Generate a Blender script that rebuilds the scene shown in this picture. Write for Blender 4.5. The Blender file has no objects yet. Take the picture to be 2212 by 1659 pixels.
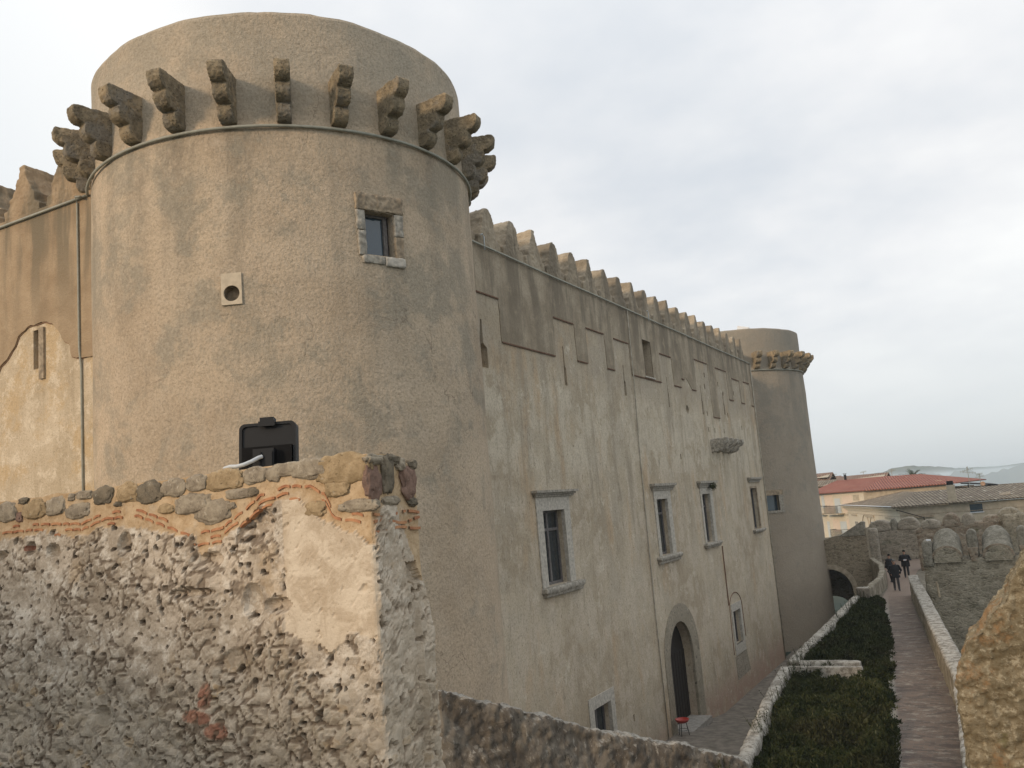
import bpy, bmesh, math, random
from mathutils import Vector, Matrix, noise
R = math.radians
random.seed(7)
S = bpy.context.scene
COL = S.collection

# ------------------------------------------------------------------ camera
F_PX, YAW, PITCH, ROLL = 1900.0, -0.488, 0.144, -0.0848      # focal length in pixels of a 2212 px wide picture
FW = Vector((math.sin(YAW)*math.cos(PITCH), math.cos(YAW)*math.cos(PITCH), math.sin(PITCH)))
RT0 = Vector((math.cos(YAW), -math.sin(YAW), 0)); UP0 = RT0.cross(FW)
RT = RT0*math.cos(ROLL)+UP0*math.sin(ROLL); UP = -RT0*math.sin(ROLL)+UP0*math.cos(ROLL)
cam = bpy.data.cameras.new('camera'); cam_o = bpy.data.objects.new('camera', cam); COL.objects.link(cam_o)
cam.sensor_width = 36; cam.lens = F_PX/2212*36; cam.clip_start = .1; cam.clip_end = 30000
cam_o.matrix_world = Matrix(((RT.x, UP.x, -FW.x, 0), (RT.y, UP.y, -FW.y, 0), (RT.z, UP.z, -FW.z, 0), (0, 0, 0, 1)))
S.camera = cam_o

# ------------------------------------------------------------------ sun and sky
SUN_EL = 17.0
TO_SUN = Vector((-.38, -.92, 0)).normalized()*math.cos(R(SUN_EL)) + Vector((0, 0, math.sin(R(SUN_EL))))
sl = bpy.data.lights.new('sun', 'SUN'); sl.energy = 2.1; sl.angle = R(10); sl.color = (1, .75, .50)
so = bpy.data.objects.new('sun', sl); COL.objects.link(so); so.rotation_euler = TO_SUN.to_track_quat('Z', 'Y').to_euler()
S.cycles.volume_bounces = 2
S.view_settings.view_transform = 'Standard'; S.view_settings.look = 'None'; S.view_settings.exposure = 0.0; S.view_settings.gamma = 1
W = bpy.data.worlds.new('World'); S.world = W; W.use_nodes = True

class NT:
    """small helper to write node trees"""
    def __init__(s, tree): s.t = tree; s.n = tree.nodes; s.l = tree.links
    def new(s, typ, **kw):
        n = s.n.new(typ)
        for k, v in kw.items(): setattr(n, k, v)
        return n
    def put(s, sock, v):
        if hasattr(v, 'is_output') or isinstance(v, bpy.types.NodeSocket): s.l.new(v, sock)
        else:
            if hasattr(v, '__len__') and len(v) == 3 and sock.type == 'RGBA': v = (*v, 1)
            sock.default_value = v
    def math(s, op, a, b=0.0, c=0.0):
        n = s.new('ShaderNodeMath', operation=op); s.put(n.inputs[0], a); s.put(n.inputs[1], b); s.put(n.inputs[2], c); return n.outputs[0]
    def mapr(s, v, a, b, c=0., d=1.):
        n = s.new('ShaderNodeMapRange'); n.interpolation_type = 'SMOOTHSTEP'
        for i, x in enumerate((v, a, b, c, d)): s.put(n.inputs[i], x)
        return n.outputs[0]
    def mix(s, f, a, b, mode='MIX'):
        n = s.new('ShaderNodeMix', data_type='RGBA', blend_type=mode)
        s.put(n.inputs[0], f); s.put(n.inputs[6], a); s.put(n.inputs[7], b); return n.outputs[2]
    def noise(s, vec, scale, detail=6., rough=.6, dist=0.):
        n = s.new('ShaderNodeTexNoise'); s.put(n.inputs['Vector'], vec); n.inputs['Scale'].default_value = scale
        n.inputs['Detail'].default_value = detail; n.inputs['Roughness'].default_value = rough; n.inputs['Distortion'].default_value = dist
        return n.outputs[0]
    def voro(s, vec, scale, feature='F1', out='Distance', rnd=1.):
        n = s.new('ShaderNodeTexVoronoi', feature=feature); s.put(n.inputs['Vector'], vec); n.inputs['Scale'].default_value = scale
        n.inputs['Randomness'].default_value = rnd
        return n.outputs[out]
    def ramp(s, f, stops, interp='LINEAR'):
        n = s.new('ShaderNodeValToRGB'); s.put(n.inputs[0], f); e = n.color_ramp.elements; n.color_ramp.interpolation = interp
        while len(e) < len(stops): e.new(.5)
        for i, (p, c) in enumerate(stops):
            e[i].position = p; e[i].color = (*c, 1) if hasattr(c, '__len__') else (c, c, c, 1)
        return n.outputs[0]
    def xyz(s, v):
        n = s.new('ShaderNodeSeparateXYZ'); s.put(n.inputs[0], v); return n.outputs
    def comb(s, x, y, z):
        n = s.new('ShaderNodeCombineXYZ')
        for i, v in enumerate((x, y, z)): s.put(n.inputs[i], v)
        return n.outputs[0]
    def vscale(s, v, sc):
        n = s.new('ShaderNodeVectorMath', operation='MULTIPLY'); s.put(n.inputs[0], v); n.inputs[1].default_value = sc; return n.outputs[0]
    def pos(s): return s.new('ShaderNodeNewGeometry').outputs['Position']
    def obj(s): return s.new('ShaderNodeTexCoord').outputs['Object']
    def bump(s, h, strength=.5, dist=.02, normal=None):
        n = s.new('ShaderNodeBump'); n.inputs['Strength'].default_value = strength; n.inputs['Distance'].default_value = dist
        s.put(n.inputs['Height'], h)
        if normal is not None: s.put(n.inputs['Normal'], normal)
        return n.outputs[0]

w = NT(W.node_tree); w.n.clear()
wo = w.new('ShaderNodeOutputWorld')
sky = w.new('ShaderNodeTexSky', sky_type='NISHITA', sun_disc=False)
sky.sun_elevation = R(SUN_EL); sky.sun_rotation = math.atan2(TO_SUN.x, TO_SUN.y); sky.altitude = 300
bg1 = w.new('ShaderNodeBackground'); w.put(bg1.inputs[0], sky.outputs[0]); bg1.inputs[1].default_value = .12
d = w.new('ShaderNodeTexCoord').outputs['Generated']
dx, dy, dz = w.xyz(d)
zz = w.math('ADD', w.math('MAXIMUM', dz, 0.), .22)
cv = w.comb(w.math('DIVIDE', dx, zz), w.math('DIVIDE', dy, zz), 0.)      # cloud layer seen in perspective
n1 = w.noise(cv, .62, 7, .5, .15); n2 = w.noise(cv, 2.2, 6, .55)
cl = w.math('ADD', w.math('MULTIPLY', n1, .8), w.math('MULTIPLY', n2, .2))
ccol = w.ramp(cl, [(.38, (.64, .69, .75)), (.45, (.755, .785, .82)), (.52, (.90, .905, .91)), (.58, (1.0, 1.0, .985))])
low = w.mapr(dz, .0, .25, 0., 1.)
ccol = w.mix(low, (.73, .76, .78), ccol); ccol = w.mix(w.mapr(dz, .0, .07, 0., 1.), (.60, .645, .68), ccol)
side = w.mapr(w.math('ADD', w.math('MULTIPLY', dx, -.8), w.math('MULTIPLY', dy, -.2)), .38, .72, 0., 1.)   # bluish gap to the west
ccol = w.mix(w.math('MULTIPLY', side, .55), ccol, (.55, .66, .76))
up = w.mapr(dz, .25, .95, 1.04, 1.3)
bg2 = w.new('ShaderNodeBackground'); w.put(bg2.inputs[0], ccol); w.put(bg2.inputs[1], up)
ms = w.new('ShaderNodeMixShader'); ms.inputs[0].default_value = .93
w.l.new(bg1.outputs[0], ms.inputs[1]); w.l.new(bg2.outputs[0], ms.inputs[2]); w.l.new(ms.outputs[0], wo.inputs[0])

# ------------------------------------------------------------------ helpers
def ray(px, py):
    return FW + RT*((px-1106)/F_PX) - UP*((py-829.5)/F_PX)
def at(px, py, Y):                       # world point at depth Y on the line of sight of a survey pixel (2212 wide)
    r = ray(px, py); return r*(Y/r.y)
def zr(a, b, Y): return at((3200+a*.42184)*.54, (1800+b*.42184)*.54, Y)

def tag(o, label=None, cat=None, group=None, kind=None):
    if label: o['label'] = label
    if cat: o['category'] = cat
    if group: o['group'] = group
    if kind: o['kind'] = kind
    return o
def empty(name, loc, label=None, cat=None, group=None, rz=0):
    o = bpy.data.objects.new(name, None); COL.objects.link(o); o.location = loc; o.rotation_euler.z = rz
    o.empty_display_size = .3
    return tag(o, label, cat, group)
def link(name, me, mat, parent=None, smooth=False):
    o = bpy.data.objects.new(name, me); COL.objects.link(o)
    if mat is not None and not len(me.materials): me.materials.append(mat)
    if smooth:
        for p in me.polygons: p.use_smooth = True
    if parent is not None:
        o.parent = parent
        o.matrix_parent_inverse = WM(parent).inverted()
    return o
def WM(o):
    m = Matrix.LocRotScale(o.location, o.rotation_euler, o.scale)
    return WM(o.parent) @ o.matrix_parent_inverse @ m if o.parent else m

class MB:
    def __init__(s): s.v = []; s.f = []
    def add(s, vs, fs):
        n = len(s.v); s.v += [tuple(v) for v in vs]; s.f += [tuple(i+n for i in f) for f in fs]; return s
    def box(s, a, b):
        x0, y0, z0 = a; x1, y1, z1 = b
        if x0 > x1: x0, x1 = x1, x0
        if y0 > y1: y0, y1 = y1, y0
        if z0 > z1: z0, z1 = z1, z0
        return s.add([(x0,y0,z0),(x1,y0,z0),(x1,y1,z0),(x0,y1,z0),(x0,y0,z1),(x1,y0,z1),(x1,y1,z1),(x0,y1,z1)],
                     [(0,3,2,1),(4,5,6,7),(0,1,5,4),(1,2,6,5),(2,3,7,6),(3,0,4,7)])
    def obox(s, c, ux, uy, uz):          # centre and three half-axis vectors
        c = Vector(c); ux = Vector(ux); uy = Vector(uy); uz = Vector(uz)
        vs = [c+ux*i+uy*j+uz*k for k in (-1, 1) for i, j in ((-1,-1),(1,-1),(1,1),(-1,1))]
        return s.add(vs, [(0,3,2,1),(4,5,6,7),(0,1,5,4),(1,2,6,5),(2,3,7,6),(3,0,4,7)])
    def prism(s, pts, ext):              # closed 3-D polygon extruded by a vector
        e = Vector(ext); n = len(pts); a = [Vector(p) for p in pts]; b = [p+e for p in a]
        return s.add(a+b, [tuple(range(n))[::-1], tuple(range(n, 2*n))] + [(i, (i+1) % n, n+(i+1) % n, n+i) for i in range(n)])
    def tube(s, pts, r, seg=8, close=True):
        pts = [Vector(p) for p in pts]; n0 = len(s.v); rs = r if hasattr(r, '__len__') else [r]*len(pts)
        for i, p in enumerate(pts):
            t = (pts[min(i+1, len(pts)-1)]-pts[max(i-1, 0)]).normalized()
            a = t.cross(Vector((0, 0, 1)) if abs(t.z) < .9 else Vector((1, 0, 0))).normalized(); b = t.cross(a)
            for k in range(seg):
                an = 2*math.pi*k/seg; s.v.append(tuple(p+(a*math.cos(an)+b*math.sin(an))*rs[i]))
        for i in range(len(pts)-1):
            for k in range(seg):
                s.f.append((n0+i*seg+k, n0+i*seg+(k+1) % seg, n0+(i+1)*seg+(k+1) % seg, n0+(i+1)*seg+k))
        if close:
            s.f.append(tuple(n0+k for k in range(seg))[::-1]); m = n0+(len(pts)-1)*seg; s.f.append(tuple(m+k for k in range(seg)))
        return s
    def lathe(s, prof, c, seg=96, a0=0, a1=360, caps=True):
        full = abs(a1-a0) >= 360; n = seg if full else seg+1; n0 = len(s.v)
        for r, z in prof:
            for k in range(n):
                an = R(a0+(a1-a0)*k/seg); s.v.append((c[0]+r*math.cos(an), c[1]+r*math.sin(an), z))
        m = n if full else n-1
        for i in range(len(prof)-1):
            for k in range(m):
                s.f.append((n0+i*n+k, n0+i*n+(k+1) % n, n0+(i+1)*n+(k+1) % n, n0+(i+1)*n+k))
        if caps and full:
            s.f.append(tuple(n0+k for k in range(n))[::-1]); e = n0+(len(prof)-1)*n; s.f.append(tuple(e+k for k in range(n)))
        return s
    def mesh(s, name):
        me = bpy.data.meshes.new(name); me.from_pydata(s.v, [], s.f); me.update()
        bm = bmesh.new(); bm.from_mesh(me); bmesh.ops.recalc_face_normals(bm, faces=bm.faces); bm.to_mesh(me); bm.free()
        return me
    def build(s, name, mat, parent=None, smooth=False):
        return link(name, s.mesh(name), mat, parent, smooth)

def evaluated(o, mods):
    """apply modifiers given as (type, dict) and keep the resulting mesh"""
    for typ, kw in mods:
        m = o.modifiers.new('m', typ)
        for k, v in kw.items(): setattr(m, k, v)
    bpy.context.view_layer.update()
    dg = bpy.context.evaluated_depsgraph_get()
    me = bpy.data.meshes.new_from_object(o.evaluated_get(dg)); old = o.data
    o.modifiers.clear(); o.data = me; me.name = old.name
    return o
def cut(o, cutters):                     # subtract a list of MB volumes
    m = MB()
    for c in cutters: m.add(c.v, c.f)
    co = m.build('cutter', None)
    evaluated(o, [('BOOLEAN', dict(operation='DIFFERENCE', object=co, solver='EXACT', use_self=True))])
    bpy.data.objects.remove(co)
    return o
def ragged(pts, st=.22, amp=.028):
    out = [pts[0]]
    for a, b in zip(pts, pts[1:]):
        L = math.hypot(b[0]-a[0], b[1]-a[1]); n_ = max(1, int(L/st))
        for k in range(1, n_): f = k/n_; out.append((a[0]+(b[0]-a[0])*f+(random.uniform(-amp, amp) if abs(b[0]-a[0]) < abs(b[1]-a[1]) else 0), a[1]+(b[1]-a[1])*f+(random.uniform(-amp, amp) if abs(b[0]-a[0]) >= abs(b[1]-a[1]) else 0)))
        out.append(b)
    return out
def fbm(p, sc, oct=4):
    return noise.fractal(Vector(p)*sc, 1., 2., oct)
def roughen(o, voxel, amp, sc, amp2=0, sc2=1, smooth=True):
    evaluated(o, [('REMESH', dict(mode='VOXEL', voxel_size=voxel))])
    me = o.data; nv = [v.normal.copy() for v in me.vertices]
    for v, n in zip(me.vertices, nv):
        v.co += n*(amp*fbm(v.co, sc) + (amp2*fbm(v.co+Vector((9, 3, 5)), sc2, 3) if amp2 else 0))
    for p in me.polygons: p.use_smooth = smooth
    me.update(); return o

# ------------------------------------------------------------------ materials
def M(name, fn, rough=.9, spec=.25):
    m = bpy.data.materials.new(name); m.use_nodes = True; t = NT(m.node_tree)
    b = m.node_tree.nodes['Principled BSDF']; b.inputs['Roughness'].default_value = rough
    b.inputs['Specular IOR Level'].default_value = spec
    c, n = fn(t)
    t.put(b.inputs['Base Color'], c)
    if n is not None: t.l.new(n, b.inputs['Normal'])
    m.cycles.displacement_method = 'BUMP'
    return m
def plain(name, col, rough=.7, var=.25, sc=6., bump=.2, spec=.3, metal=0):
    def fn(t):
        p = t.pos(); n = t.noise(p, sc, 5)
        c = t.mix(t.mapr(n, .3, .7), tuple(x*(1-var) for x in col), tuple(min(1, x*(1+var)) for x in col))
        return c, t.bump(n, bump, .01) if bump else None
    m = M(name, fn, rough, spec); m.node_tree.nodes['Principled BSDF'].inputs['Metallic'].default_value = metal
    return m

def tower_fn(cx, cy, Rr, ncorb, zs=8.9, dark=1.):
    def fn(t):
        p = t.pos(); x, y, z = t.xyz(p)
        ang = t.math('ARCTAN2', t.math('SUBTRACT', y, cy), t.math('SUBTRACT', x, cx))
        arc = t.math('MULTIPLY', ang, Rr)
        big = t.noise(p, .42, 5, .55, .4); mid = t.noise(p, 1.7, 6, .65)
        c = t.mix(t.mapr(big, .3, .7), (.43*dark, .335*dark, .235*dark), (.56*dark, .45*dark, .325*dark))
        c = t.mix(t.mapr(mid, .35, .75, 0, .6), c, (.51*dark, .42*dark, .32*dark))
        # rain stains running down from the corbels
        stv = t.comb(t.math('MULTIPLY', arc, 1.0), 0., t.math('MULTIPLY', z, .10))
        st = t.noise(stv, 1.1, 6, .6, .35)
        comb = t.math('COSINE', t.math('ADD', t.math('MULTIPLY', ang, float(ncorb)), R(48.3-1.0)*ncorb))
        fall = t.mapr(z, 2.5, 8.8, 0., 1.); above = t.mapr(z, 8.9, 9.05, 1., 0.)
        k = t.math('MULTIPLY', t.math('MULTIPLY', fall, above), t.mapr(t.math('ADD', st, t.math('MULTIPLY', comb, .07)), .42, .66))
        k = t.math('MULTIPLY', k, t.mapr(t.noise(p, 2.6, 6, .7), .3, .62, .35, 1.))
        c = t.mix(t.math('MULTIPLY', k, .8), c, (.22*dark, .187*dark, .14*dark))
        # grey lichen blotches
        bl = t.math('MULTIPLY', t.noise(p, .75, 7, .72, .3), t.mapr(z, -6., 7., .86, 1.03))
        c = t.mix(t.mapr(bl, .47, .60, 0, .62), c, (.285*dark, .26*dark, .205*dark))
        c = t.mix(t.mapr(t.noise(p, .35, 6, .6, .8), .50, .62, 0, .4), c, (.60*dark, .47*dark, .335*dark))
        c = t.mix(t.mapr(t.noise(p, 1.2, 6, .7), .60, .74, 0, .45), c, (.62*dark, .50*dark, .37*dark))
        # grey rendered drum above the corbels
        g = t.mapr(z, 8.95, 9.5)
        c = t.mix(t.math('MULTIPLY', g, t.mapr(t.noise(p, .8, 5), .35, .6, .25, .75)), c, (.40*dark, .35*dark, .275*dark))
        q = t.new('ShaderNodeVectorMath', operation='MULTIPLY_ADD'); wb = t.new('ShaderNodeTexNoise'); wb.inputs['Scale'].default_value = 1.5; wb.inputs['Detail'].default_value = 6; t.put(wb.inputs['Vector'], p); t.put(q.inputs[0], wb.outputs['Color']); q.inputs[1].default_value = (.9,)*3; t.put(q.inputs[2], t.vscale(p, (1, 1, .6)))
        ck = t.voro(q.outputs[0], .45, 'DISTANCE_TO_EDGE')
        c = t.mix(t.math('MULTIPLY', t.mapr(ck, .0, .006, .6, 0.), t.mapr(t.noise(p, .5, 4), .5, .6)), c, (.14*dark, .11*dark, .08*dark))
        sp = t.noise(p, 16, 5, .8)
        c = t.mix(t.mapr(sp, .36, .54, .5, 0), c, (.22*dark, .185*dark, .135*dark)); c = t.mix(t.mapr(sp, .54, .68, 0, .3), c, (.66*dark, .55*dark, .43*dark))
        if dark < 1: c = t.mix(.45, c, (.285, .27, .235))          # shade on the far tower painted in as a darker, greyer colour
        h = t.math('ADD', t.math('MULTIPLY', t.noise(t.vscale(p, (1, 1, .8)), 15, 6, .7), .65), t.math('MULTIPLY', t.noise(p, 3.5, 5), .6))
        return c, t.bump(h, 1., .06)
    return fn

def facade_fn(upper):
    def fn(t):
        p = t.pos(); x, y, z = t.xyz(p)
        big = t.noise(p, .22, 6, .6, .5); mid = t.noise(p, .9, 7, .65, .3)
        sv = t.comb(t.math('MULTIPLY', x, .6), t.math('MULTIPLY', y, 1.), t.math('MULTIPLY', z, .13))
        st = t.noise(sv, 1.15, 7, .62, .3); st2 = t.noise(sv, 3.1, 6, .65, .2)
        if upper:
            c = t.mix(t.mapr(mid, .35, .65), (.28, .23, .165), (.42, .355, .265))
            k = t.mapr(st, .42, .60)
            c = t.mix(t.math('MULTIPLY', k, t.mapr(z, 5.0, 9.2, .3, .85)), c, (.17, .142, .104))
            c = t.mix(t.mapr(st2, .52, .7, 0, .45), c, (.17, .148, .108))
            c = t.mix(t.mapr(t.noise(p, 1.6, 5), .55, .72, 0, .6), c, (.44, .365, .26))
        else:
            c = t.mix(t.mapr(big, .38, .62), (.40, .33, .235), (.53, .455, .34))
            c = t.mix(t.mapr(mid, .45, .60, 0, .75), c, (.56, .485, .38))
            wz = t.math('MULTIPLY', t.mapr(z, .9, 2.0), t.mapr(z, 4.3, 4.9, 1., 0.))       # pale old plaster band
            c = t.mix(t.math('MULTIPLY', wz, t.mapr(mid, .42, .54, .1, .7)), c, (.60, .535, .42))
            c = t.mix(t.math('MULTIPLY', t.mapr(z, 4.6, 5.6, .0, .6), t.mapr(mid, .35, .6, .3, 1.)), c, (.36, .31, .245))
            c = t.mix(t.math('MULTIPLY', t.mapr(z, -4., 1.4, .15, .8), t.mapr(t.math('ADD', st, t.math('MULTIPLY', big, .2)), .58, .76)), c, (.33, .28, .21))   # brown-grey runs
            c = t.mix(t.mapr(t.noise(t.comb(x, y, t.math('MULTIPLY', z, .3)), .75, 6, .6), .53, .70, 0, .7), c, (.50, .365, .23))  # ochre
            c = t.mix(t.mapr(t.noise(p, .5, 7, .7, .5), .51, .60, 0, .5), c, (.44, .385, .30))
            c = t.mix(t.mapr(t.noise(t.vscale(p, (1, 1, .35)), 2.6, 8, .8), .54, .62, 0, .5), c, (.33, .27, .195))
            c = t.mix(t.math('MULTIPLY', t.mapr(z, -11., -9., 1., 0.), t.mapr(mid, .3, .6, .3, 1.)), c, (.42, .29, .22))   # reddish foot
            c = t.mix(t.mapr(t.noise(p, 1.1, 8, .78), .56, .66, 0, .6), c, (.66, .60, .48))
            c = t.mix(t.mapr(t.noise(t.vscale(p, (1, 1, .4)), 1.7, 8, .78), .58, .67, 0, .55), c, (.25, .22, .16))
        pit = t.noise(t.vscale(p, (1, 1, .55)), 5.2, 6, .8)
        c = t.mix(t.mapr(pit, .59, .65, 0, .7), c, (.17, .14, .095))
        c = t.mix(t.mapr(t.noise(p, 14, 5, .8), .38, .52, .4, 0.), c, (.2, .165, .125))
        h = t.math('ADD', t.math('MULTIPLY', t.noise(p, 11, 6, .7), .5), t.math('MULTIPLY', t.noise(p, 1.4, 6), .8))
        return c, t.bump(h, .8, .06)
    return fn

def sidewall_fn(upper):
    def fn(t):
        p = t.pos(); x, y, z = t.xyz(p)
        sv = t.comb(x, y, t.math('MULTIPLY', z, .14)); st = t.noise(sv, 1.3, 6, .6, .3); mid = t.noise(p, 1.1, 7, .65, .3)
        if upper:
            c = t.mix(t.mapr(mid, .3, .7), (.31, .22, .135), (.42, .315, .205))
            c = t.mix(t.math('MULTIPLY', t.mapr(z, 4.5, 9.), t.mapr(st, .44, .6)), c, (.19, .155, .105))
        else:
            c = t.mix(t.mapr(mid, .3, .7), (.46, .37, .255), (.58, .48, .35))
            c = t.mix(t.mapr(st, .52, .68, 0, .7), c, (.34, .27, .18))
            c = t.mix(t.mapr(t.noise(p, .8, 7, .7), .48, .62, 0, .75), c, (.50, .36, .20)); c = t.mix(t.mapr(t.noise(p, 1.9, 7, .75), .5, .62, 0, .6), c, (.72, .62, .48))
        c = t.mix(t.mapr(t.noise(p, 28, 4), .35, .5, .35, 0.), c, (.22, .17, .11))
        return c, t.bump(t.noise(p, 13, 6, .7), .6, .04)
    return fn

def masonry_fn(cols, mortar, sc=4.2, bump=.8, moss=0., mosscol=(.10, .105, .06), stretch=2.1, mw=.05, dist=.05):
    """irregular coursed rubble: stones of many shades, mortar smeared over them"""
    def fn(t):
        p = t.pos(); wob = t.new('ShaderNodeTexNoise'); wob.inputs['Scale'].default_value = 2.4; wob.inputs['Detail'].default_value = 5; t.put(wob.inputs['Vector'], p)
        q = t.new('ShaderNodeVectorMath', operation='MULTIPLY_ADD'); t.put(q.inputs[0], wob.outputs['Color']); q.inputs[1].default_value = (.55,)*3; t.put(q.inputs[2], t.vscale(p, (1, 1, stretch)))
        v = q.outputs[0]
        cell = t.voro(v, sc, 'F1', 'Color'); edge = t.voro(v, sc, 'DISTANCE_TO_EDGE', 'Distance')
        hx = t.xyz(cell)[0]
        k = len(cols); c = t.ramp(hx, [(i/(k-1) if k > 1 else 0, cc) for i, cc in enumerate(cols)])
        n = t.noise(p, 8, 7, .75); c = t.mix(t.mapr(n, .35, .65, .0, .6), c, tuple(.5*a for a in cols[0]))
        e = t.math('ADD', edge, t.math('MULTIPLY', t.math('SUBTRACT', t.noise(p, 6, 6, .7), .5), .30))
        mk = t.mapr(e, mw*.2, mw*2., 1., 0.)
        c = t.mix(t.math('MULTIPLY', mk, .75), c, mortar)
        c = t.mix(t.mapr(t.noise(p, 1.5, 7, .7), .48, .64, 0, .7), c, mortar)          # smeared plaster remains
        if moss: c = t.mix(t.mapr(t.noise(p, .8, 7, .7), .62-moss*.2, .72, 0, .85), c, mosscol)
        c = t.mix(t.mapr(t.noise(p, 5.1, 6, .75), .58, .68, 0, .6), c, (.46, .43, .37))
        c = t.mix(t.mapr(t.noise(p, 4.2, 6, .75), .57, .66, 0, .8), c, (.06, .052, .04))
        h = t.math('ADD', t.math('MULTIPLY', t.mapr(e, 0, .2), .35), t.math('MULTIPLY', n, .9))
        return c, t.bump(h, bump, dist)
    return fn

m_tower = M('tower_plaster', tower_fn(-16.12, 18.04, 5., 26))
m_tower2 = M('far_tower_shaded_plaster', tower_fn(-18.26, 71.13, 6.23, 26, dark=.74))
m_fac = M('facade_plaster', facade_fn(False)); m_facu = M('brown_upper_plaster', facade_fn(True))
m_side = M('pale_side_plaster', sidewall_fn(False)); m_sideu = M('brown_side_plaster', sidewall_fn(True))
def corb_fn(t):
    p = t.pos(); n = t.noise(p, 5, 6, .7)
    c = t.mix(t.mapr(n, .3, .7), (.16, .13, .088), (.33, .27, .18))
    c = t.mix(t.mapr(t.noise(p, 1.6, 5), .50, .66, 0, .8), c, (.43, .33, .21)); c = t.mix(t.mapr(t.noise(p, 1.1, 4), .52, .62, 0, .6), c, (.24, .225, .20))
    c = t.mix(t.mapr(t.noise(p, 24, 3), .58, .66, 0, .8), c, (.04, .035, .025))
    return c, t.bump(t.noise(p, 18, 6, .75), .9, .04)
m_corb = M('weathered_corbel_stone', corb_fn)
m_gstone = plain('grey_limestone', (.31, .285, .24), .85, .35, 9, .6)
m_wstone = plain('pale_window_stone', (.43, .40, .345), .85, .25, 8, .5)
m_bstone = plain('brown_stone', (.30, .24, .17), .9, .35, 6, .6)
m_drip = plain('reddish_drip_course', (.15, .085, .055), .9, .3, 8, .3)
m_dark = plain('dark_void', (.012, .011, .010), .9, .1, 3, 0)
m_wood = plain('dark_brown_wood', (.022, .017, .014), .7, .3, 12, .3)
m_sash = plain('weathered_grey_wood', (.13, .12, .115), .7, .25, 14, .3)
m_glass = plain('dark_window_glass', (.02, .028, .034), .06, .05, 3, 0, spec=.8)
m_glassb = plain('bluish_window_glass', (.04, .065, .085), .05, .05, 3, 0, spec=1.)
m_pipe = plain('grey_green_conduit', (.31, .31, .26), .6, .12, 9, .1)
m_pipe2 = plain('plaster_coloured_pipe', (.36, .33, .27), .7, .25, 3, .1)
m_black = plain('black_metal', (.0065, .007, .008), .5, .1, 5, 0, spec=.3)
m_black2 = plain('black_heat_sink', (.003, .003, .0035), .7, .1, 5, 0, spec=.15)
m_cable = plain('pale_grey_conduit', (.50, .53, .55), .5, .06, 9, 0)

# ------------------------------------------------------------------ setting: ground, terrain, path
m_ground = M('dry_earth', lambda t: (t.mix(t.mapr(t.noise(t.pos(), .3, 7), .3, .7), (.13, .115, .085), (.22, .19, .14)), t.bump(t.noise(t.pos(), 5, 6), .5, .05)))
def far_fn(t):
    p = t.pos(); return t.mix(t.mapr(t.noise(p, .004, 9, .65), .35, .65), (.035, .05, .04), (.12, .125, .09)), None
m_far = M('far_fields', far_fn)
g = MB()                                # castle hill: flat top, then falling away to the plain, one sheet
rings = [(0, -11.5), (60, -11.5), (230, -12), (420, -55), (900, -130), (2000, -150), (5000, -160), (9800, -165)]
NS = 72
for i, (r, z) in enumerate(rings[1:]):
    for k in range(NS):
        a = 2*math.pi*k/NS; g.v.append((r*math.cos(a), 30+r*math.sin(a), z+(6*noise.noise(Vector((r*.01, k*.4, 0))) if 300 < r < 3000 else 0)))
g.v.append((0, 30, -11.5)); c0 = len(g.v)-1
for k in range(NS): g.f.append((c0, k, (k+1) % NS))
for i in range(len(rings)-2):
    for k in range(NS): g.f.append((i*NS+k, (i+1)*NS+k, (i+1)*NS+(k+1) % NS, i*NS+(k+1) % NS))
tag(g.build('ground', m_far), kind='structure')
def ridge(name, Y, pts, back, base=-160):
    """hill chain: a real solid ridge, sky line through surveyed points"""
    m = MB(); P = []
    for i in range(len(pts)-1):
        a, b = pts[i], pts[i+1]
        for k in range(8):
            f = k/8; s = f*f*(3-2*f)
            P.append((a[0]+(b[0]-a[0])*f, a[1]+(b[1]-a[1])*s))
    P.append(pts[-1])
    for px, py in P:
        c = zr(px, py, Y); jj = 1+.006*noise.noise(Vector((px*.06, Y, 0)))
        z = c.z+6*noise.noise(Vector((px*.02, 3, Y)))
        m.v += [(c.x*.86, Y-back, base), (c.x*.93, Y-back*.45, base+(z-base)*.5*jj), (c.x, Y, z), (c.x*1.05, Y+back*.6, base+(z-base)*.55), (c.x*1.1, Y+back, base)]
    n = len(P)
    for i in range(n-1):
        for k in range(4): m.f.append((i*5+k, (i+1)*5+k, (i+1)*5+k+1, i*5+k+1))
    m.f.append((0, 1, 2, 3, 4)); m.f.append(tuple((n-1)*5+k for k in range(5)))
    return tag(m.build(name, m_far, None, True), kind='structure')
ridge('hills', 3300, [(500, 300), (760, 245), (960, 255), (1100, 222), (1230, 205), (1380, 248), (1480, 200), (1600, 186), (1690, 215), (1745, 242), (1820, 215), (1950, 180), (2124, 135), (2400, 120), (2800, 200)], 500)
ridge('mountains', 7600, [(300, 262), (560, 250), (760, 215), (900, 170), (1030, 150), (1250, 155), (1500, 170), (1800, 158), (2200, 118), (2800, 160)], 900)

m_court = M('worn_court_paving', lambda t: (t.mix(t.mapr(t.noise(t.pos(), 2.4, 7, .65), .3, .7), (.13, .115, .095), (.25, .22, .185)), t.bump(t.voro(t.pos(), 3.0, 'DISTANCE_TO_EDGE'), .4, .03)))
c = MB()
ys = [(18, -9.9), (34, -10.1), (40, -10.45), (47, -11.3), (76, -11.4)]
for i in range(len(ys)-1):
    (y0, z0), (y1, z1) = ys[i], ys[i+1]
    c.add([(-14.2, y0, z0), (-5, y0, z0), (-5, y1, z1), (-14.2, y1, z1)], [(0, 1, 2, 3)])
tag(c.build('castle_yard', m_court), kind='structure')

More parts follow.
